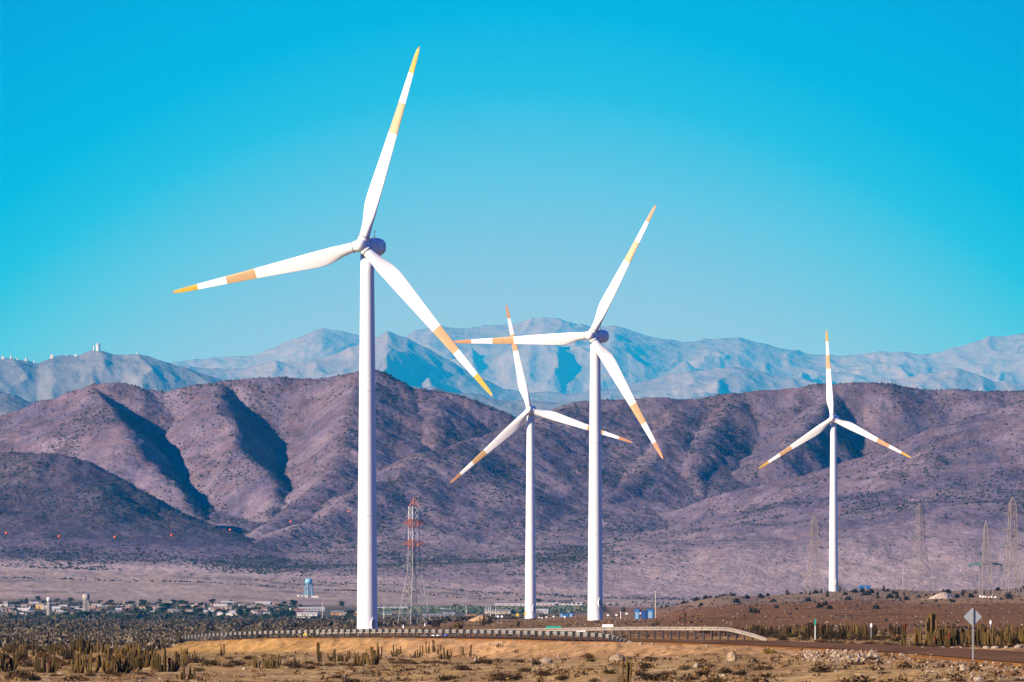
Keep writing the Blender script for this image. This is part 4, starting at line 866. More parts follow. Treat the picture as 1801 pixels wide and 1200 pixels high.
# ------------------------------------------------------------------ ROCKS, SLABS, SIGNS
def rock(px, py, wpx, hpx, m, label, group='pale boulders', seed=0, Y=None):
    Y = Y or Y_of(px, py, 215, 2500); w = wpx / F * Y; h = hpx / F * Y; rg = random.Random(seed); mb = MB(); rings = []
    for i, t in enumerate(np.linspace(-.45, 1, 8)):
        r = (max(0, 1 - max(t, 0) ** 2.6)) ** .5 * (.9 if t < 0 else 1) + .03
        rings.append([(w / 2 * r * (cos(a) * (1 + .22 * sin(a * 3 + seed)) + rg.uniform(-.1, .1)) + .12 * w * t * sin(seed), w / 2.4 * r * (sin(a) + rg.uniform(-.12, .12)), h * t) for a in np.linspace(0, 2 * pi, 11, endpoint=False)])
    mb.loft(rings, m); o = mb.build('boulder', None, loc=W(px, Y)); tag(o, label, 'rock', group); return o
def build_rocks():
    pale = mat('boulder_pale', (.38, .27, .165), .95, var=.35, vscale=1.8, bump=.6, bscale=3); white = mat('boulder_white', (.38, .30, .21), .95, var=.3, vscale=2)
    rock(1083, 1164, 26, 14, pale, 'large pale flat-topped boulder beside the lone cactus columns', seed=2)
    rock(1289, 1163, 17, 17, pale, 'upright pale standing stone below the road at right', seed=5)
    rock(1694, 1181, 11, 11, white, 'white boulder on the dirt left of the diamond sign', seed=3)
    rock(1722, 1198, 16, 8, white, 'white boulder at the bottom edge below the diamond sign', seed=4)
    rock(1226, 1174, 10, 7, white, 'small white rock in the brush left of the standing stone', seed=6)
    rock(1127, 1136, 7, 3.5, white, 'small pale rock at the buried end of the near guardrail', seed=7)
    rock(1147, 1137, 5, 3, pale, 'smallest pale rock right of the near guardrail end', seed=8)
    rock(960, 1166, 22, 8, white, 'low whitish stone slab in the brush below the guardrail end', seed=9)
    rock(108, 1188, 12, 5, pale, 'pale rock at the foot of the left thicket', seed=10); rock(430, 1178, 8, 4, white, 'small white rock below the left end of the embankment', seed=11)
    rock(606, 1194, 8, 6, white, 'small white rock on the sand left of the tower foot', seed=12); rock(1558, 1137, 7, 5, white, 'white rock at the far road edge left of the dark cactus', seed=13)
    rock(836, 1163, 6, 6, white, 'small upright white stone in the brush left of the slab', seed=14)
    for i, px in enumerate((1603, 1622, 1638, 1644, 1660, 1676, 1690)): rock(px, 1142 + (i % 2), random.uniform(7, 13), random.uniform(3, 6), white, f'white stone {ORD[i]} from the left along the far road edge before the sign', 'white stones along the road edge', 20 + i)
    for i, px in enumerate((1735, 1752, 1770, 1790)): rock(px, 1141, random.uniform(8, 16), random.uniform(3, 5), white, f'white stone {ORD[i]} from the left along the far road edge after the sign', 'white stones along the road edge', 30 + i)
    # rubble
    def rubble(name, px0, px1, py0, py1, n, smin, smax, label, mats, seed):
        rg = np.random.default_rng(seed); px = rg.uniform(px0, px1, n); py = rg.uniform(py0, py1, n); Y = np.array([Y_of(a, b, 215, 700) for a, b in zip(px, py)]); X = PX(px, Y); R = smin + (smax - smin) * rg.random(n) ** 2
        tag(link(name, blob_mass(name, X, Y, gz_arr(X, Y) + R * .25, R, R * .8, mats, seed)), label, 'rubble', kind='stuff')
    rubble('rubble_heap', 1410, 1545, 1146, 1166, 420, .05, .19, 'pale broken rubble heap beside the road on the right', [white, pale, MATS['stone_tan']], 51)
    rubble('rubble_strip', 1545, 1640, 1150, 1162, 70, .04, .14, 'thin trail of pale rubble right of the heap', [white, pale, MATS['stone_tan']], 52)
    rubble('litter_stones', 1620, 1801, 1165, 1198, 130, .03, .13, 'scattered pale stones on the dirt at the bottom right', [white, pale, MATS['stone_tan']], 53)
    rubble('broken_rock', 660, 720, 1148, 1160, 110, .04, .15, 'broken pale rock pieces right of the tower among the cacti', [white, pale, MATS['stone_tan']], 54)
    rubble('brush_rubble', 900, 1000, 1155, 1176, 90, .04, .14, 'pale rubble pieces in the brush below the guardrail', [white, MATS['stone_tan'], MATS['stone_brown']], 55)
    rubble('bottom_rubble', 1540, 1660, 1166, 1176, 60, .03, .12, 'line of pale stones left of the diamond sign', [white, pale], 56)
    # culvert headwall on the embankment: sloping slab with a dark pipe mouth
    Y = 457.; x = PX(886, Y); z = PZ(1148, Y); o = empty('culvert_headwall', (x, Y, z), 0, 'pale concrete culvert slab set in the ochre embankment', 'culvert')
    cm = mat('culvert_concrete', (.66, .43, .26), .9, var=.2, vscale=1.5); m = MB()
    a = [(-.75, -.1, -.2), (.15, -.1, -.2), (.85, .3, .62), (-.72, .3, .62)]; b = [(p[0], p[1] + .7, p[2] + .1) for p in a]
    m.add(a + b, [(0, 1, 2, 3), (7, 6, 5, 4), (0, 4, 5, 1), (1, 5, 6, 2), (2, 6, 7, 3), (3, 7, 4, 0)], cm); m.build('slab', o)
    m = MB(); m.loft([[(-.12 + .12 * cos(t) * (1 - .0), -.11 + yy + .12 * (sin(t) + 1), -.02 + .16 * sin(t)) for t in np.linspace(0, 2 * pi, 12, endpoint=False)] for yy in (-.02, .1)], MATS['dark_steel']); m.build('pipe_mouth', o)
    # mounds
    def mound(name, px, py, wpx, hpx, Y, m, label, seed):
        w = wpx / F * Y; h = hpx / F * Y; mb = MB(); rg = random.Random(seed); rings = []
        for t in np.linspace(0, 1, 9):
            r = (1 - t) ** .8; rings.append([(w / 2 * r * cos(a) * (1 + .12 * sin(3 * a + seed)) + .1 * w * t + rg.uniform(-.02, .02) * w, w / 2.5 * r * sin(a), h * t * (1 - .0) - .25 * (t == 0) + rg.uniform(-.05, .05) * h) for a in np.linspace(0, 2 * pi, 30, endpoint=False)])
        mb.loft(rings, m); o = mb.build(name, None, loc=W(px, Y)); tag(o, label, 'mound')
    mound('gravel_mound', 1655, 1060, 46, 11, 2060, mat('mound_pale', (.50, .40, .31), .95, var=.4, vscale=.8, bump=.8, bscale=1.5), 'pale gravel mound on the slope left of the short pylon', 1)
    mound('earth_mound', 843, 1087, 42, 10, 1900, mat('mound_ochre', (.48, .31, .15), .95, var=.2, vscale=.5), 'ochre earth mound on the flat left of the yellow signs', 2)
    n = 60; px = RNG.uniform(1618, 1672, n); Y = RNG.uniform(2035, 2050, n); X = PX(px, Y); R = RNG.uniform(.15, .4, n)
    tag(link('mound_stones', blob_mass('mound_stones', X, Y, gz_arr(X, Y) + .1, R, R * .8, [white], 60)), 'white stones lining the foot of the gravel mound', 'stones', kind='stuff')

def build_signs():
    gal = mat('sign_back_grey', (.33, .37, .37), .5, .3, var=.12, vscale=3.); pole = mat('sign_post_grey', (.30, .31, .30), .5, .3)
    # diamond warning sign seen from behind
    Y = 294.; x = PX(1711, Y); z = gz(x, Y); o = empty('diamond_sign', (x, Y, z), 0, 'grey back of a diamond-shaped road sign on a steel post, right foreground', 'road sign')
    h = PZ(1068, Y) - z; cz = PZ(1085, Y) - z; s = .69
    m = MB(); m.box((0, 0, h / 2 - .25), (.075, .05, h + .42), pole); m.build('post', o)
    m = MB(); q = s / 2 * 1.414; r = .06; ring = []
    for k in range(4):
        a = radians(90 * k + 90)
        for t in (-1, 0, 1): b = a + radians(28 * t) * 1; ring.append(((q - r * 1.414) * cos(a) + r * cos(a + radians(45 * t)), (q - r * 1.414) * sin(a) + r * sin(a + radians(45 * t))))
    m.loft([[(p[0], .045, cz + p[1]) for p in ring][::-1], [(p[0], .052, cz + p[1]) for p in ring][::-1]], gal); m.build('sign_plate', o)
    m = MB(); 
    for dz in (-.2, .2): m.box((0, .034, cz + dz), (.14, .02, .04), pole)
    m.build('bracket', o)
    def dsign(px, pyc, wpx, Y, m_, label, cat='road sign', mark=None, square=False):
        x = PX(px, Y); z = gz(x, Y); o = empty('small_sign', (x, Y, z), 0, label, cat, 'small signs beyond the guardrail'); c = PZ(pyc, Y) - z; w = wpx / F * Y / 2
        m = MB(); m.bar((0, .06, -.2), (0, .06, c), .07, pole); m.build('post', o); m = MB()
        pts = [(0, w), (-w, 0), (0, -w), (w, 0)] if not square else [(-w, w * .8), (-w, -w * .8), (w, -w * .8), (w, w * .8)]
        m.loft([[(p[0], 0, c + p[1]) for p in pts], [(p[0], .03, c + p[1]) for p in pts]], m_); m.build('sign_plate', o)
        if mark: m = MB(); m.box((0, -.005, c), (w * .25, .008, w * .7), mark); m.box((w * .22, -.005, c + w * .2), (w * .45, .009, w * .2), mark); m.build('symbol', o)
    yel = mat('sign_yellow', (.80, .55, .01), .5); wh = mat('sign_white', (.78, .78, .76), .5); grn = mat('sign_green', (.01, .32, .22), .5); blk = MATS['dark_steel']
    dsign(910, 1081.5, 6.4, 1250, yel, 'yellow diamond sign with a dark symbol, left of the middle turbine foot', mark=blk); dsign(924, 1079.5, 6.0, 1300, yel, 'plain yellow diamond sign touching the middle turbine tower')
    dsign(875.5, 1084.5, 5, 1350, wh, 'left one of two small white diamond signs left of the yellow signs'); dsign(882.5, 1084.5, 5, 1352, wh, 'right one of two small white diamond signs left of the yellow signs')
    for i, (px, py, w) in enumerate([(948, 1086, 2.6), (953, 1087, 2.6), (961, 1085.5, 2.8), (973.5, 1084.5, 3.2), (993, 1085, 3.6)]): dsign(px, py, w, 1500, wh, f'tiny white plate {ORD[i]} from the left right of the middle turbine', 'plate', square=True)
    for i, (px, py, w) in enumerate([(1069, 1082, 3.6), (1084, 1082, 3.6), (1102, 1079.5, 3.8), (1126, 1079, 3)]): dsign(px, py, w, 1470, wh, f'white fence plate {ORD[i]} from the left between the second-largest turbine and the blue cabinets', 'plate', square=True)
    dsign(537, 1117, 9, 640, yel, 'yellow diamond sign half hidden behind the near guardrail at left')
    def panel(px0, px1, py0, py1, Y, m_, label):
        x = PX((px0 + px1) / 2, Y); z = gz(x, Y); o = empty('sign_panel', (x, Y, z), 0, label, 'sign'); w = (px1 - px0) / F * Y; h = (py1 - py0) / F * Y; c = PZ((py0 + py1) / 2, Y) - z
        m = MB(); m.box((0, 0, c), (w, .04, h), m_); m.build('sign_plate', o)
        for s in (-.35, .35): m = MB(); m.bar((s * w, .06, -.2), (s * w, .06, c), .07, pole); m.build('post', o)
    panel(960, 987, 1101.3, 1106, 560, grn, 'green sign panel showing its top edge above the far guardrail'); panel(1059, 1078.5, 1098.2, 1103, 540, wh, 'white sign panel just above the far guardrail below the second-largest turbine')
    panel(1013, 1030, 1109.5, 1113, 470, wh, 'narrow white plate low between the two guardrails')
    # roadside markers across the road
    def marker(px, py0, py1, wpx, m1, label, Y):
        x = PX(px, Y); z = gz(x, Y); o = empty('road_marker', (x, Y, z), 0, label, 'marker'); t = PZ(py0, Y) - z; w = wpx / F * Y; hh = (py1 - py0) / F * Y
        m = MB(); m.box((0, 0, t / 2 - .1), (.06, .05, t + .1), pole if 'teardrop' in label else wh); m.build('post', o)
        m = MB(); m.loft([[(w / 2 * cos(a), yy, t - hh / 2 + hh / 2 * sin(a)) for a in np.linspace(0, 2 * pi, 10, endpoint=False)] for yy in (-.06, -.03)], m1); m.build('reflector', o)
    marker(1433.5, 1088, 1101, 3, grn, 'green and white marker post among the cacti across the road', 470); marker(1532, 1096, 1104, 3.8, wh, 'white teardrop marker among the cacti across the road, left one', 470); marker(1742, 1090.5, 1099, 3.6, wh, 'white teardrop marker among the cacti right of the diamond sign', 480)
    # blue cabinets
    bl = mat('cabinet_blue', (.02, .15, .36), .45, var=.15, vscale=1.); bl2 = mat('cabinet_blue_dark', (.008, .05, .20), .45); pal = mat('cabinet_pale', (.20, .29, .40), .5)
    def cab(px0, px1, py0, py1, Y, label, front=None, dx=0., deep=2.2, vent=True):
        x = PX((px0 + px1) / 2, Y); z = gz(x, Y) - .05; w = (px1 - px0) / F * Y; t = PZ(py0, Y) - z; o = empty('blue_cabinet', (x, Y, z), radians(-8), label, 'cabinet', 'blue electrical cabinets'); f = front or bl
        m = MB(); m.box((0, deep / 2, t / 2), (w, deep, t), f); m.build('body', o); m = MB(); m.box((0, deep / 2, t + .06), (w + .12, deep + .12, .12), bl2); m.build('roof', o)
        m = MB(); m.box((0, -.02, t * .45), (w * .62, .05, t * .6), pal if vent else bl2); m.build('door', o); m = MB(); m.box((-w * .1, -.02, t * .06), (w * .3, .06, t * .1), MATS['dark_steel']); m.build('vent', o)
        m = MB(); m.box((0, deep / 2, -.1), (w + .2, deep + .2, .24), MATS['pale_concrete']); m.build('plinth', o)
    cab(1116, 1124.5, 1072, 1088, 1500, 'left tall blue cabinet of the three right of the second-largest turbine'); cab(1128, 1137, 1074.5, 1088, 1500, 'lower dark blue middle cabinet right of the second-largest turbine', bl2, vent=False); cab(1138, 1149, 1071.8, 1088, 1500, 'right tall blue cabinet of the three right of the second-largest turbine')
    cab(984.5, 991, 1079, 1086.5, 2030, 'left pale blue cabinet of the three between the turbine towers', vent=True); cab(992, 999, 1080, 1087, 2030, 'middle blue cabinet of the three between the turbine towers', bl, vent=False); cab(1000.5, 1007.5, 1078.5, 1086.5, 2030, 'right blue cabinet of the three between the turbine towers')
    cab(1510.5, 1520, 1030.5, 1041, 2480, 'left blue cabinet on the ridge right of the rightmost turbine', vent=False); cab(1522.5, 1531, 1030, 1041, 2480, 'right blue cabinet on the ridge right of the rightmost turbine', vent=False)
    # fences of thin posts
    def fence(px0, px1, Y, n, h, label):
        x = PX(px0, Y); z = gz(x, Y); o = empty('wire_fence', (x, Y, z), 0, label, 'fence', 'wire fences on the flat'); fm = mat('fence_grey', (.24, .19, .16), .8); last = None; wm_ = MB()
        for i in range(n):
            p = np.array(W(px0 + (px1 - px0) * i / (n - 1), Y)) - (x, Y, z); m = MB(); m.bar(p + (0, 0, -.2), p + (0, 0, h), .07, fm); m.build('post', o)
            if last is not None:
                for q in (.35, .7, .97): wm_.bar(last + (0, 0, h * q), p + (0, 0, h * q), .02, fm, n=3)
            last = p
        wm_.build('wires', o)
    fence(1062, 1112, 1480, 16, 2.2, 'wire fence between the second-largest turbine and its blue cabinets'); fence(1151, 1180, 1480, 9, 2.2, 'short wire fence right of the tall blue cabinets'); fence(942, 984, 2040, 9, 2.2, 'wire fence between the middle turbine and its blue cabinets'); fence(1008, 1034, 2040, 6, 2.2, 'wire fence left of the second-largest turbine tower')
    # thin pole
    def pole_(px, pyt, Y, r, label, arm=True, m_=None):
        x = PX(px, Y); z = gz(x, Y); t = PZ(pyt, Y) - z; m = MB(); mm = m_ or mat('pole_pale', (.52, .46, .38), .7); m.bar((0, 0, -.3), (0, 0, t), r, mm, r * .7, n=6)
        if arm: m.bar((-.35, 0, t - .15), (.35, 0, t - .15), r * .7, mm)
        o = m.build('utility_pole', None, loc=(x, Y, z)); tag(o, label, 'pole', 'poles on the flat')
    pole_(1153, 1040, 1500, .2, 'tall thin pale pole right of the blue cabinets'); pole_(1588, 1000, 2480, .14, 'thin pole on the ridge left of the lone grey pylon', False); pole_(1092, 1075, 1480, .35, 'short thick pole stump by the fence right of the second-largest turbine', False)
    for i, (px, t, Y) in enumerate([(855, 1065, 3000), (859, 1066, 3000), (862.5, 1065, 3000), (820, 1066, 3000), (872, 1068, 3000), (567, 1060, 3500), (675, 1064, 3100)]): pole_(px, t, Y, .3, ['leftmost of three close white poles behind the ochre mound', 'middle of three close white poles behind the ochre mound', 'rightmost of three close white poles behind the ochre mound', 'lone pole left of the ochre mound', 'pole just right of the three close poles', 'lone pole right of the blue water tower', 'lone pole right of the largest turbine tower'][i], False, mat('pole_white', (.65, .63, .6), .7))
    # blue barrels and the small items behind the rail
    bb = mat('barrel_blue', (.02, .12, .45), .5); ww = mat('barrel_white', (.6, .62, .64), .5)
    for i, (px, m_) in enumerate([(745, ww), (752, bb), (764, ww), (771, ww), (784, bb)]):
        m = MB(); m.lathe([(.28, 0), (.3, .08), (.28, .15), (.3, .45), (.28, .5), (.3, .85), (.28, .9)], 14, m_)
        tag(m.build('barrel', None, loc=W(px, 640, -.05)), f'{"blue" if m_ is bb else "pale"} barrel {ORD[i]} from the left behind the near guardrail', 'barrel', 'barrels behind the near guardrail')
    # white marker stubs on the flat
    for i, (px, py, Y) in enumerate([(747.5, 1092, 1500), (709.5, 1098, 1350), (849.3, 1095, 1150)]):
        m = MB(); x = PX(px, Y); z = gz(x, Y); m.lathe([(.22, -.1), (.18, .3), (.1, 1.0)], 8, wh); tag(m.build('marker_stub', None, loc=(x, Y, z)), ['white marker stub right of the painted pylon', 'white marker stub in front of the painted pylon', 'white marker stub under the dark cactus near the yellow signs'][i], 'marker', 'white marker stubs')

# ------------------------------------------------------------------ TOWN
def tree_mesh(seed, kind):
    rg = random.Random(seed); tk = MB(); cr = []
    H = 5.0; bark = mat('bark', (.10, .075, .055), .95)
    tk.bar((0, 0, -.3), (.1, 0, H * .45), .5, bark, .28, n=7)
    for k in range(5): a = rg.random() * 6.28; tk.bar((.05, 0, H * (.25 + .04 * k)), (1.3 * cos(a), 1.3 * sin(a), H * .62), .2, bark, .06, n=5)
    lobes = [(rg.uniform(-1.2, 1.2), rg.uniform(-1, 1), H * rg.uniform(.08, .74), rg.uniform(.75, 1.4)) for _ in range(12)] if kind == 0 else [(rg.uniform(-.3, .3), rg.uniform(-.3, .3), H * (.15 + .1 * k), 1.25 - .12 * k) for k in range(8)]
    n = len(lobes); L = np.array(lobes)
    cm = leaf_mass('crown', L[:, 0], L[:, 1], L[:, 2] - .5, L[:, 3], L[:, 3] * 1.0, [MATS['tree_dark'], MATS['tree_mid']], 90, .3, seed)
    return tk.mesh('trunk'), cm
def build_town():
    mat('tree_dark', (.02, .027, .009), 1); mat('tree_mid', (.044, .052, .018), 1); mat('tree_brown', (.085, .065, .055), 1)
    T = [tree_mesh(500 + i, i % 3 == 2) for i in range(6)]
    def tree(px, Y, hpx, wr, label, k=None):
        k = random.randrange(6) if k is None else k; s = hpx / F * Y / 5.2; o = empty('town_tree', W(px, Y, 0), random.random() * 6, label, 'tree', 'trees of the town'); o.scale = (s * wr, s * wr, s)
        link('trunk', T[k][0], o); link('crown', T[k][1], o)
    regs = [(0, 62, 16, 'left of the white round water tower'), (66, 140, 18, 'between the two water towers'), (146, 235, 20, 'right of the concrete water tower'), (235, 330, 20, 'in the dark grove left of the tall cypresses'), (330, 430, 18, 'in the right half of the town'), (430, 520, 16, 'at the right end of the town'), (600, 632, 3, 'just left of the largest turbine tower')]
    for x0, x1, n, ph in regs:
        for i in range(n):
            px = x0 + (x1 - x0) * (i + random.random()) / n; front = random.random() < .6
            Y = random.uniform(3640, 3780) if front else random.uniform(3850, 4250)
            tree(px, Y, random.uniform(8, 14) * (1.25 if 235 < px < 330 else 1), random.uniform(1.0, 1.7), f'dark green tree {ordw(i)} from the left {ph}')
    for px, Y, h, w, lab, k in [(322, 3700, 27, .9, 'tallest dark tree in the middle of the town', 2), (350, 3750, 22, .9, 'tall dark tree right of the tallest one', 0), (283, 3800, 20, 1, 'tall dark tree at the top of the grove', 1), (262, 3850, 20, .9, 'tall dark tree left of the grove top', 3),
                                (433, 3750, 27, .8, 'tall spindly dark tree near the town\'s right end', 2), (422, 3780, 22, .9, 'spindly dark tree left of the tallest right-end one', 4), (149, 3660, 19, 2.0, 'broad dark tree in front of the concrete water tower', 0), (480, 3700, 18, .7, 'slim pointed tree at the right end of the town', 5),
                                (498, 3720, 18, 1.5, 'left of two round dark trees at the town\'s right end', 1), (511, 3720, 17, 1.4, 'right of two round dark trees at the town\'s right end', 3), (369, 3780, 14, 1, 'small bare-looking tree right of the tall dark one', 4),
                                (615, 3760, 16, 1.8, 'broad dark tree left of the largest turbine tower', 0), (735, 3500, 9, 2.4, 'dark tree behind the painted pylon', 1), (802, 4250, 7, 2.2, 'dark round tree at the orchard\'s back edge', 3), (947, 4500, 7, 3., 'dark trees by the long white warehouse roof', 1),
                                (1005, 4600, 5, 1.2, 'lone small dark tree on the plain behind the warehouses', 2)]:
        tree(px, Y, h, w, lab, k)
    # low dark hedge line in front of the town
    n = 6500; px = RNG.uniform(-30, 640, n); Y = 3630 + 90 * RNG.random(n); keep = RNG.random(n) < np.interp(px, [0, 60, 220, 330, 345, 640], [.5, .9, 1, 1, .35, .25]); px, Y = px[keep], Y[keep]; X = PX(px, Y); R = RNG.uniform(.9, 2.2, len(X)) * np.interp(px, [0, 150, 220, 320, 335, 640], [.9, 1.1, 1.35, 1.35, .8, .6])
    tag(link('hedge', leaf_mass('hedge', X, Y, gz_arr(X, Y) - .1, R, R * 1.2, [MATS['tree_dark'], MATS['tree_mid'], MATS['tree_brown']], 8, .8, 33)), 'dark hedges and undergrowth running along the front of the town', 'hedge', kind='stuff')
    n = 3600; px = RNG.uniform(-30, 530, n); Y = RNG.uniform(3800, 4180, n); X = PX(px, Y); kk = perlin(X / 18, Y / 90, 55) > -.05; X, Y = X[kk], Y[kk]; R = RNG.uniform(.7, 1.9, len(X))
    tag(link('garden_greenery', leaf_mass('garden_greenery', X, Y, gz_arr(X, Y) - .1, R, R * 1.5, [MATS['tree_dark'], MATS['tree_mid'], MATS['tree_brown']], 9, .7, 34)), 'dark shrubs and garden greenery filling the gaps between the houses', 'greenery', kind='stuff')
    walls = {'white': (.78, .76, .72), 'cream': (.66, .56, .42), 'pink': (.60, .36, .32), 'grey': (.42, .41, .42), 'yellow': (.72, .48, .10), 'tan': (.48, .35, .25), 'blue': (.12, .25, .50), 'pale': (.60, .60, .60), 'orange': (.70, .36, .14)}
    roofs = {'grey': (.34, .32, .32), 'rust': (.42, .20, .14), 'dark': (.10, .10, .12), 'white': (.74, .74, .74), 'brown': (.24, .16, .13), 'teal': (.10, .32, .36)}
    walls = {k: tuple(v * .66 for v in c) for k, c in walls.items()}; roofs = {k: tuple(v * .7 for v in c) for k, c in roofs.items()}
    wmats = {k: mat('wall_' + k, c, .9, var=.12, vscale=.5) for k, c in walls.items()}; rmats = {k: mat('roof_' + k, c, .8, var=.2, vscale=.4) for k, c in roofs.items()}
    glass = mat('window_dark', (.04, .045, .06), .3)
    def house(px, py, wpx, hpx, wc, rc, label, gable=True, Y=None, deep=None, rz=None, nwin=2, name='house', cat='house', group='houses of the town'):
        Y = Y or Y_of(px, py, 2800, 5000); s = Y / F; w = wpx * s; h = hpx * s; d = deep or w * .7; o = empty(name, W(px, Y, -.15), rz if rz is not None else random.uniform(-.35, .35), label, cat, group)
        m = MB(); hw = h * (.68 if gable else .92) + .15; m.box((0, d / 2, hw / 2), (w, d, hw), wmats[wc])
        m.build('wall', o); m = MB(); e = .35
        if gable:
            a = [(-w / 2 - e, -e, hw - .02), (w / 2 + e, -e, hw - .02), (w / 2 + e, d / 2, h + .25), (-w / 2 - e, d / 2, h + .25), (-w / 2 - e, d + e, hw - .02), (w / 2 + e, d + e, hw - .02)]
            b = [(p[0], p[1], p[2] + .14) for p in a]
            m.add(a + b, [(0, 3, 2, 1), (3, 4, 5, 2), (6, 7, 8, 9), (9, 8, 11, 10), (0, 1, 7, 6), (5, 4, 10, 11), (0, 6, 9, 3), (3, 9, 10, 4), (1, 2, 8, 7), (2, 5, 11, 8)], rmats[rc])
            m.add([(-w / 2 + .02, .02, hw), (-w / 2 + .02, d - .02, hw), (-w / 2 + .02, d / 2, h + .22)], [(0, 1, 2)], wmats[wc]); m.add([(w / 2 - .02, .02, hw), (w / 2 - .02, d - .02, hw), (w / 2 - .02, d / 2, h + .22)], [(0, 2, 1)], wmats[wc])
        else: m.box((0, d / 2, hw + .11), (w + .5, d + .5, .2), rmats[rc])
        m.build('roof', o)
        for q in range(nwin):
            m = MB(); m.box((w * ((q + .5) / nwin - .5) * .8 + w * .04, -.02, hw * .55), (min(1.1, w * .14), .06, hw * .34), glass); m.build('window', o)
        if w < 16: m = MB(); m.box((-w * .02 - w * .08, -.02, hw * .36), (.9, .05, hw * .66), mat('door_brown', (.12, .07, .05), .8)); m.build('door', o)
    wk = ['white', 'cream', 'pink', 'grey', 'tan', 'pale', 'white', 'cream']; rk = ['grey', 'rust', 'dark', 'grey', 'brown', 'white']
    hr = [(0, 80, 20, 'left of the white round water tower'), (90, 145, 16, 'between the two water towers'), (158, 240, 20, 'right of the concrete water tower'), (240, 330, 14, 'behind the dark grove'), (330, 430, 18, 'in the right half of the town'), (430, 520, 14, 'at the right end of the town')]
    for x0, x1, n, ph in hr:
        its = sorted((x0 + (x1 - x0) * (i + random.random() * .9) / n, random.uniform(1063, 1083)) for i in range(n))
        for i, (px, py) in enumerate(its):
            a, b = random.choice(wk), random.choice(rk); house(px, py, random.uniform(9, 19), random.uniform(4.5, 7.5), a, b, f'{a} house, {ordw(i)} from the left {ph}', random.random() < .7)
    for px, py, w, h, a, b, lab, g in [(39, 1079, 24, 9, 'white', 'white', 'bright white gabled house at the front left of the town', True), (70, 1071, 14, 8, 'yellow', 'grey', 'yellow-walled house left of the white water tower', False), (22, 1078, 10, 7, 'pink', 'rust', 'small pink house behind the bright white house', False),
                                       (168, 1070, 22, 8, 'white', 'white', 'long white house right of the concrete water tower', False), (180, 1071, 8, 6, 'blue', 'teal', 'small blue-painted house right of the long white one', False), (206, 1069, 34, 4, 'tan', 'grey', 'long low tan shed with a grey roof', True),
                                       (281, 1071, 6, 9, 'cream', 'white', 'narrow cream house with one dark window in the grove', False), (349, 1072, 15, 7, 'cream', 'white', 'flat cream house under the tall dark trees', False), (387, 1073, 22, 10, 'cream', 'white', 'large cream house with a pale gabled roof', True),
                                       (400, 1083, 38, 6, 'white', 'white', 'long white shed at the front of the town\'s right half', True), (449, 1084, 7, 9, 'white', 'white', 'narrow white tower-like building at the front', False), (462, 1066, 26, 7, 'pale', 'white', 'pale house with a white roof before the dark trees', True),
                                       (316, 1085, 18, 4, 'cream', 'white', 'low cream wall-like shed in front of the grove', False), (205, 1088, 14, 4, 'white', 'white', 'small white shed in the scrub before the town', False)]:
        house(px, py, w, h, a, b, lab, g)
    WG = 'sheds and warehouses beyond the flat'
    for px, py, w, h, a, b, lab, g, nw in [(548, 1075, 46, 6, 'pale', 'white', 'upper long shed with white roof below the blue water tower', True, 7), (540, 1084, 36, 6, 'white', 'white', 'bright white long shed in the middle below the blue water tower', True, 3), (534, 1089, 24, 3.5, 'white', 'white', 'lowest white shed below the blue water tower', False, 2),
                                           (527, 1078, 18, 7, 'pink', 'rust', 'pinkish house left of the long sheds', True, 2), (590, 1082, 16, 7, 'orange', 'cream' if 0 else 'grey', 'orange-tan house left of the largest turbine tower', True, 2), (604, 1083, 12, 7, 'cream', 'grey', 'cream house left of the largest turbine tower', True, 2), (622, 1084, 16, 9, 'orange', 'grey', 'orange house touching the left side of the largest tower', False, 2),
                                           (690, 1074, 54, 6, 'pale', 'white', 'long building with a white roof and window row right of the largest tower', True, 16), (712, 1080, 60, 5, 'tan', 'grey', 'long low tan shed behind the painted pylon', False, 6), (681, 1082, 16, 4, 'pale', 'teal', 'low shed with a teal roof right of the largest tower', True, 2),
                                           (768, 1075, 30, 5, 'white', 'white', 'white-roofed shed right of the painted pylon', True, 5), (770, 1086, 52, 6, 'pale', 'grey', 'large pale shed right of the painted pylon', True, 3), (790, 1082, 20, 8, 'dark' if 0 else 'grey', 'dark', 'dark-roofed barn end beside the large pale shed', True, 1),
                                           (830, 1088, 16, 8, 'orange', 'dark', 'dark box-like hut beside the ochre mound', False, 1), (875, 1080, 46, 7, 'cream', 'grey', 'long cream warehouse left of the yellow signs', True, 4), (880, 1072, 18, 4, 'pink', 'brown', 'small dark-roofed house behind the cream warehouse', True, 3),
                                           (952, 1079, 24, 7, 'white', 'white', 'white shed between the middle turbine and the blue cabinets', True, 3), (1018, 1075, 9, 5.5, 'orange', 'rust', 'small orange house left of the second-largest turbine', False, 1), (964, 1072, 16, 6, 'tan', 'rust', 'tan house behind the white shed', True, 2)]:
        house(px, py, w, h, a, b, lab, g, nwin=nw, name='shed', cat='shed', group=WG, Y=Y_of(px, py, 2500, 5000), deep=12, rz=random.uniform(-.08, .08))
    for px, py, w, h, lab in [(903, 1058.5, 66, 3.5, 'long white warehouse roof left of the middle turbine tower'), (960, 1061.5, 46, 3.5, 'long white warehouse right of the middle turbine tower'), (1000, 1058, 48, 4.5, 'long white barrel-roofed warehouse on the plain left of the second-largest turbine'), (1074, 1059, 10, 2.5, 'small white shed right of the second-largest turbine tower')]:
        house(px, py, w, h, 'white', 'white', lab, True, nwin=5, name='warehouse', cat='warehouse', group=WG, Y=4330, deep=14, rz=0)
    # water towers
    con = mat('tower_concrete', (.38, .35, .33), .85, var=.15, vscale=.5); wht = mat('tank_white', (.6, .62, .62), .6); blt = mat('tank_blue', (.15, .38, .50), .5); bll = mat('tank_leg_blue', (.16, .30, .42), .6)
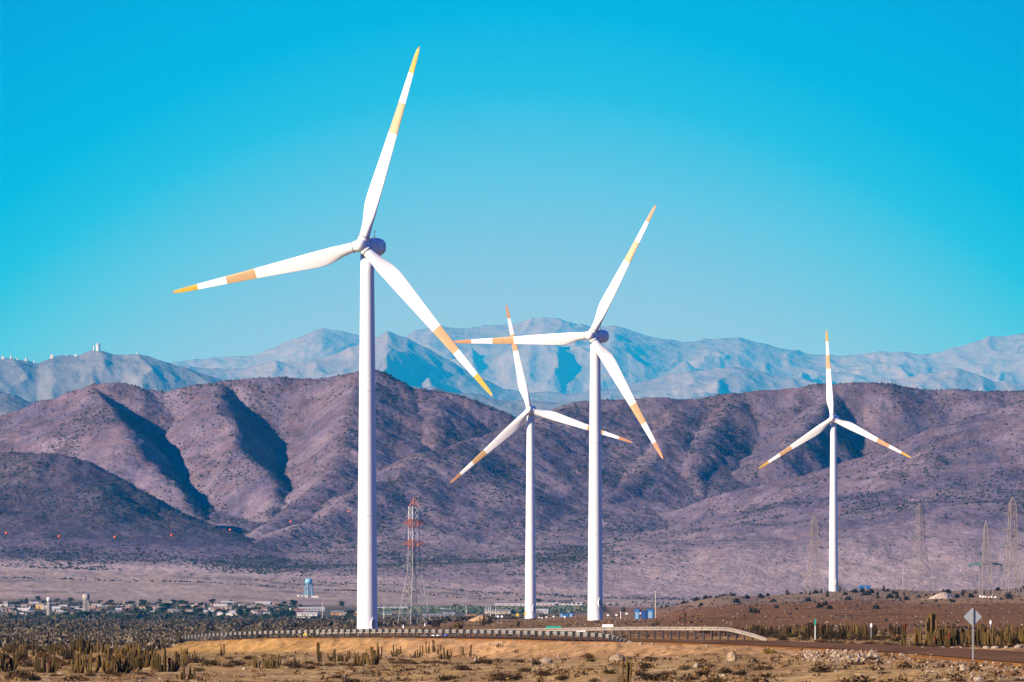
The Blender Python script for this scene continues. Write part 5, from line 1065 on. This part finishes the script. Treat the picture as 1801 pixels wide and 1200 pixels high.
    def wtower(px, base, top, tankw, tankh, Y, legs, label, mt, ml, style):
        s = Y / F; x = PX(px, Y); z = gz(x, Y) - .2; H = PZ(top, Y) - z; r = tankw * s / 2; th = tankh * s; o = empty('water_tower', (x, Y, z), .3, label, 'water tower', 'water towers')
        m = MB()
        if style == 'goblet': m.lathe([(r * .62, H - th - r * .5), (r * .9, H - th), (r, H - th + .05), (r, H - .3), (r * .92, H - .3), (r * .92, H), (.2, H + .1)], 20, mt)
        elif style == 'round': m.lathe([(.1, H - th), (r * .75, H - th + .25 * r), (r, H - th + r * .7), (r, H - r * .5), (r * .7, H - .1 * r), (.1, H)], 18, mt)
        else: m.lathe([(r * .9, H - th), (r, H - th + .1), (r, H - r * .55), (r * .85, H - r * .25), (r * .5, H - .05), (.1, H)], 20, mt)
        m.build('tank', o, style != 'goblet')
        rb = r * (1.35 if style == 'blue' else .95); rt = r * (.9 if style == 'blue' else .75)
        for k in range(legs):
            a = 2 * pi * k / legs; a2 = 2 * pi * (k + 1) / legs; m = MB(); m.bar((rb * cos(a), rb * sin(a), 0), (rt * cos(a), rt * sin(a), H - th), .8 if style == 'blue' else .45, ml, .38); m.build('leg', o)
        m = MB(); nl = 4
        for i in range(1, nl + 1):
            t0, t1 = (i - 1) / nl, i / nl; q0 = rb + (rt - rb) * t0; q1 = rb + (rt - rb) * t1
            for k in range(legs):
                a = 2 * pi * k / legs; a2 = 2 * pi * (k + 1) / legs
                if i < nl: m.bar((q1 * cos(a), q1 * sin(a), (H - th) * t1), (q1 * cos(a2), q1 * sin(a2), (H - th) * t1), .25, ml)
                if style != 'goblet': m.bar((q0 * cos(a), q0 * sin(a), (H - th) * t0), (q1 * cos(a2), q1 * sin(a2), (H - th) * t1), .3, ml); m.bar((q0 * cos(a2), q0 * sin(a2), (H - th) * t0), (q1 * cos(a), q1 * sin(a), (H - th) * t1), .3, ml)
        m.build('bracing', o)
    wtower(85.5, 1075, 1050.5, 7, 8, 3780, 4, 'white round water tank on four concrete legs, left in the town', wht, con, 'round'); wtower(151.5, 1072, 1045.5, 13, 7, 3820, 6, 'grey concrete goblet-shaped water tower above the town', con, con, 'goblet'); wtower(543, 1058, 1017.5, 13.5, 9, 4500, 6, 'blue domed water tower on braced blue legs, on the plain', blt, bll, 'blue')
    # white wall round the blue tower's yard
    for i, (a, b) in enumerate([(522, 527), (530, 532.5), (536, 541.5), (547.5, 560)]):
        Y = 4460.; w = (b - a) * Y / F; m = MB(); m.box((0, 0, .7), (w, .3, 1.9), wmats['white']); m.box((0, 0, 1.7), (w + .1, .4, .1), wmats['pale']); o = m.build('wall_segment', None, loc=W((a + b) / 2, Y)); tag(o, f'white yard wall segment {ORD[i]} from the left at the foot of the blue water tower', 'wall', 'white yard wall segments')

# ------------------------------------------------------------------ AIR, SKY, LIGHT, CAMERA
def build_env():
    m = bpy.data.materials.new('haze_air'); m.use_nodes = True; nt = m.node_tree; nt.nodes.remove(nt.nodes['Principled BSDF'])
    pv = nt.nodes.new('ShaderNodeVolumePrincipled'); pv.inputs['Density'].default_value = 3.0e-5; pv.inputs["Color"].default_value = (.004, .40, .90, 1); pv.inputs['Anisotropy'].default_value = 0.
    pv.inputs['Absorption Color'].default_value = (1, 1, 1, 1)
    nt.links.new(pv.outputs[0], nt.nodes['Material Output'].inputs['Volume'])
    mb = MB(); x, y0, y1, z0, z1 = 15500, -1500, 66000, -33, 2850
    mb.box((0, (y0 + y1) / 2, (z0 + z1) / 2), (2 * x, y1 - y0, z1 - z0), m); tag(mb.build('haze'), 'thin blue haze lying over the whole plain', 'haze', kind='stuff')
    # world
    w = bpy.data.worlds.new('World'); sc.world = w; w.use_nodes = True; nt = w.node_tree; bg = nt.nodes['Background']
    el = radians(20.5); az = radians(237)
    sky = nt.nodes.new('ShaderNodeTexSky'); sky.sky_type = 'NISHITA'; sky.sun_disc = False; sky.sun_elevation = el; sky.sun_rotation = az; sky.air_density = 1.; sky.dust_density = .4; sky.ozone_density = 2.
    tint = nt.nodes.new('ShaderNodeVectorMath'); tint.operation = 'MULTIPLY'; tint.inputs[1].default_value = (.012, .12, .76); nt.links.new(sky.outputs[0], tint.inputs[0])
    geo = nt.nodes.new('ShaderNodeTexCoord'); sep = nt.nodes.new('ShaderNodeSeparateXYZ'); nt.links.new(geo.outputs['Generated'], sep.inputs[0])
    # elevation plus a little azimuth: the sky deepens upwards and away from the view direction of the plain
    aa = nt.nodes.new('ShaderNodeMath'); aa.operation = 'MULTIPLY'; nt.links.new(sep.outputs[0], aa.inputs[0]); nt.links.new(sep.outputs[0], aa.inputs[1])
    ab = nt.nodes.new('ShaderNodeMath'); ab.operation = 'MULTIPLY'; ab.inputs[1].default_value = SKY_AZ; nt.links.new(aa.outputs[0], ab.inputs[0])
    ac = nt.nodes.new('ShaderNodeMath'); ac.operation = 'ADD'; nt.links.new(ab.outputs[0], ac.inputs[0]); nt.links.new(sep.outputs[2], ac.inputs[1])
    mr = nt.nodes.new('ShaderNodeMapRange'); mr.inputs['From Min'].default_value = 0; mr.inputs['From Max'].default_value = .14; nt.links.new(ac.outputs[0], mr.inputs['Value'])
    cr = nt.nodes.new('ShaderNodeValToRGB'); e = cr.color_ramp.elements
    for i, (p, c) in enumerate(SKY_RAMP):
        k = e[i] if i < 2 else e.new(p); k.position = p; k.color = (*c, 1)
    nt.links.new(mr.outputs[0], cr.inputs[0])
    sc10 = nt.nodes.new('ShaderNodeVectorMath'); sc10.operation = 'SCALE'; sc10.inputs['Scale'].default_value = 1 / SKY_S; nt.links.new(cr.outputs[0], sc10.inputs[0])
    mf = nt.nodes.new('ShaderNodeMapRange'); mf.inputs['From Min'].default_value = .105; mf.inputs['From Max'].default_value = .16; nt.links.new(sep.outputs[2], mf.inputs['Value'])
    mx = nt.nodes.new('ShaderNodeMix'); mx.data_type = 'RGBA'; nt.links.new(mf.outputs[0], mx.inputs['Factor']); nt.links.new(sc10.outputs[0], mx.inputs['A']); nt.links.new(tint.outputs[0], mx.inputs['B'])
    nt.links.new(mx.outputs['Result'], bg.inputs['Color']); bg.inputs['Strength'].default_value = SKY_S
    L = bpy.data.lights.new('sun', 'SUN'); L.energy = 4.6; L.angle = radians(.53); L.color = (1, .90, .76); lo = bpy.data.objects.new('sun', L); COL.objects.link(lo)
    from mathutils import Vector
    d = Vector((sin(az) * cos(el), cos(az) * cos(el), sin(el))); lo.rotation_euler = (-d).to_track_quat('-Z', 'Y').to_euler(); lo.location = (-300, -200, 600)
    cam = bpy.data.cameras.new('camera'); co = bpy.data.objects.new('camera', cam); COL.objects.link(co); sc.camera = co
    cam.sensor_width = 36; cam.lens = 36 * F / 1801; cam.shift_y = (HY - 600) / 1801; cam.shift_x = 0; cam.clip_start = 1; cam.clip_end = 120000
    co.location = (0, 0, 0); co.rotation_euler = (radians(90), 0, 0)
    sc.render.engine = 'CYCLES'; sc.render.resolution_x = 1024; sc.render.resolution_y = 682
    sc.view_settings.view_transform = 'Standard'; sc.view_settings.look = 'None'; sc.view_settings.exposure = EXPO; sc.view_settings.gamma = 1
    c = sc.cycles; c.use_denoising = True; c.max_bounces = 6; c.diffuse_bounces = 3; c.glossy_bounces = 2; c.volume_bounces = 0; c.transparent_max_bounces = 8; c.caustics_reflective = False; c.caustics_refractive = False
SKY_S = .1; SKY_AZ = 4.2; EXPO = 1.0
SKY_RAMP = [(0, (.205, .25, .41)), (.25, (.175, .25, .412)), (.38, (.13, .25, .418)), (.52, (.055, .25, .42)), (.62, (.01, .225, .41)), (.72, (0, .19, .385)), (1, (0, .125, .34))]

build_turbines()
build_ground(); build_road(); build_hills(); build_hill_shrubs(); build_mountains()
build_pylons(); build_rails(); build_plants(); build_scrub(); build_rocks(); build_signs(); build_town(); build_env()
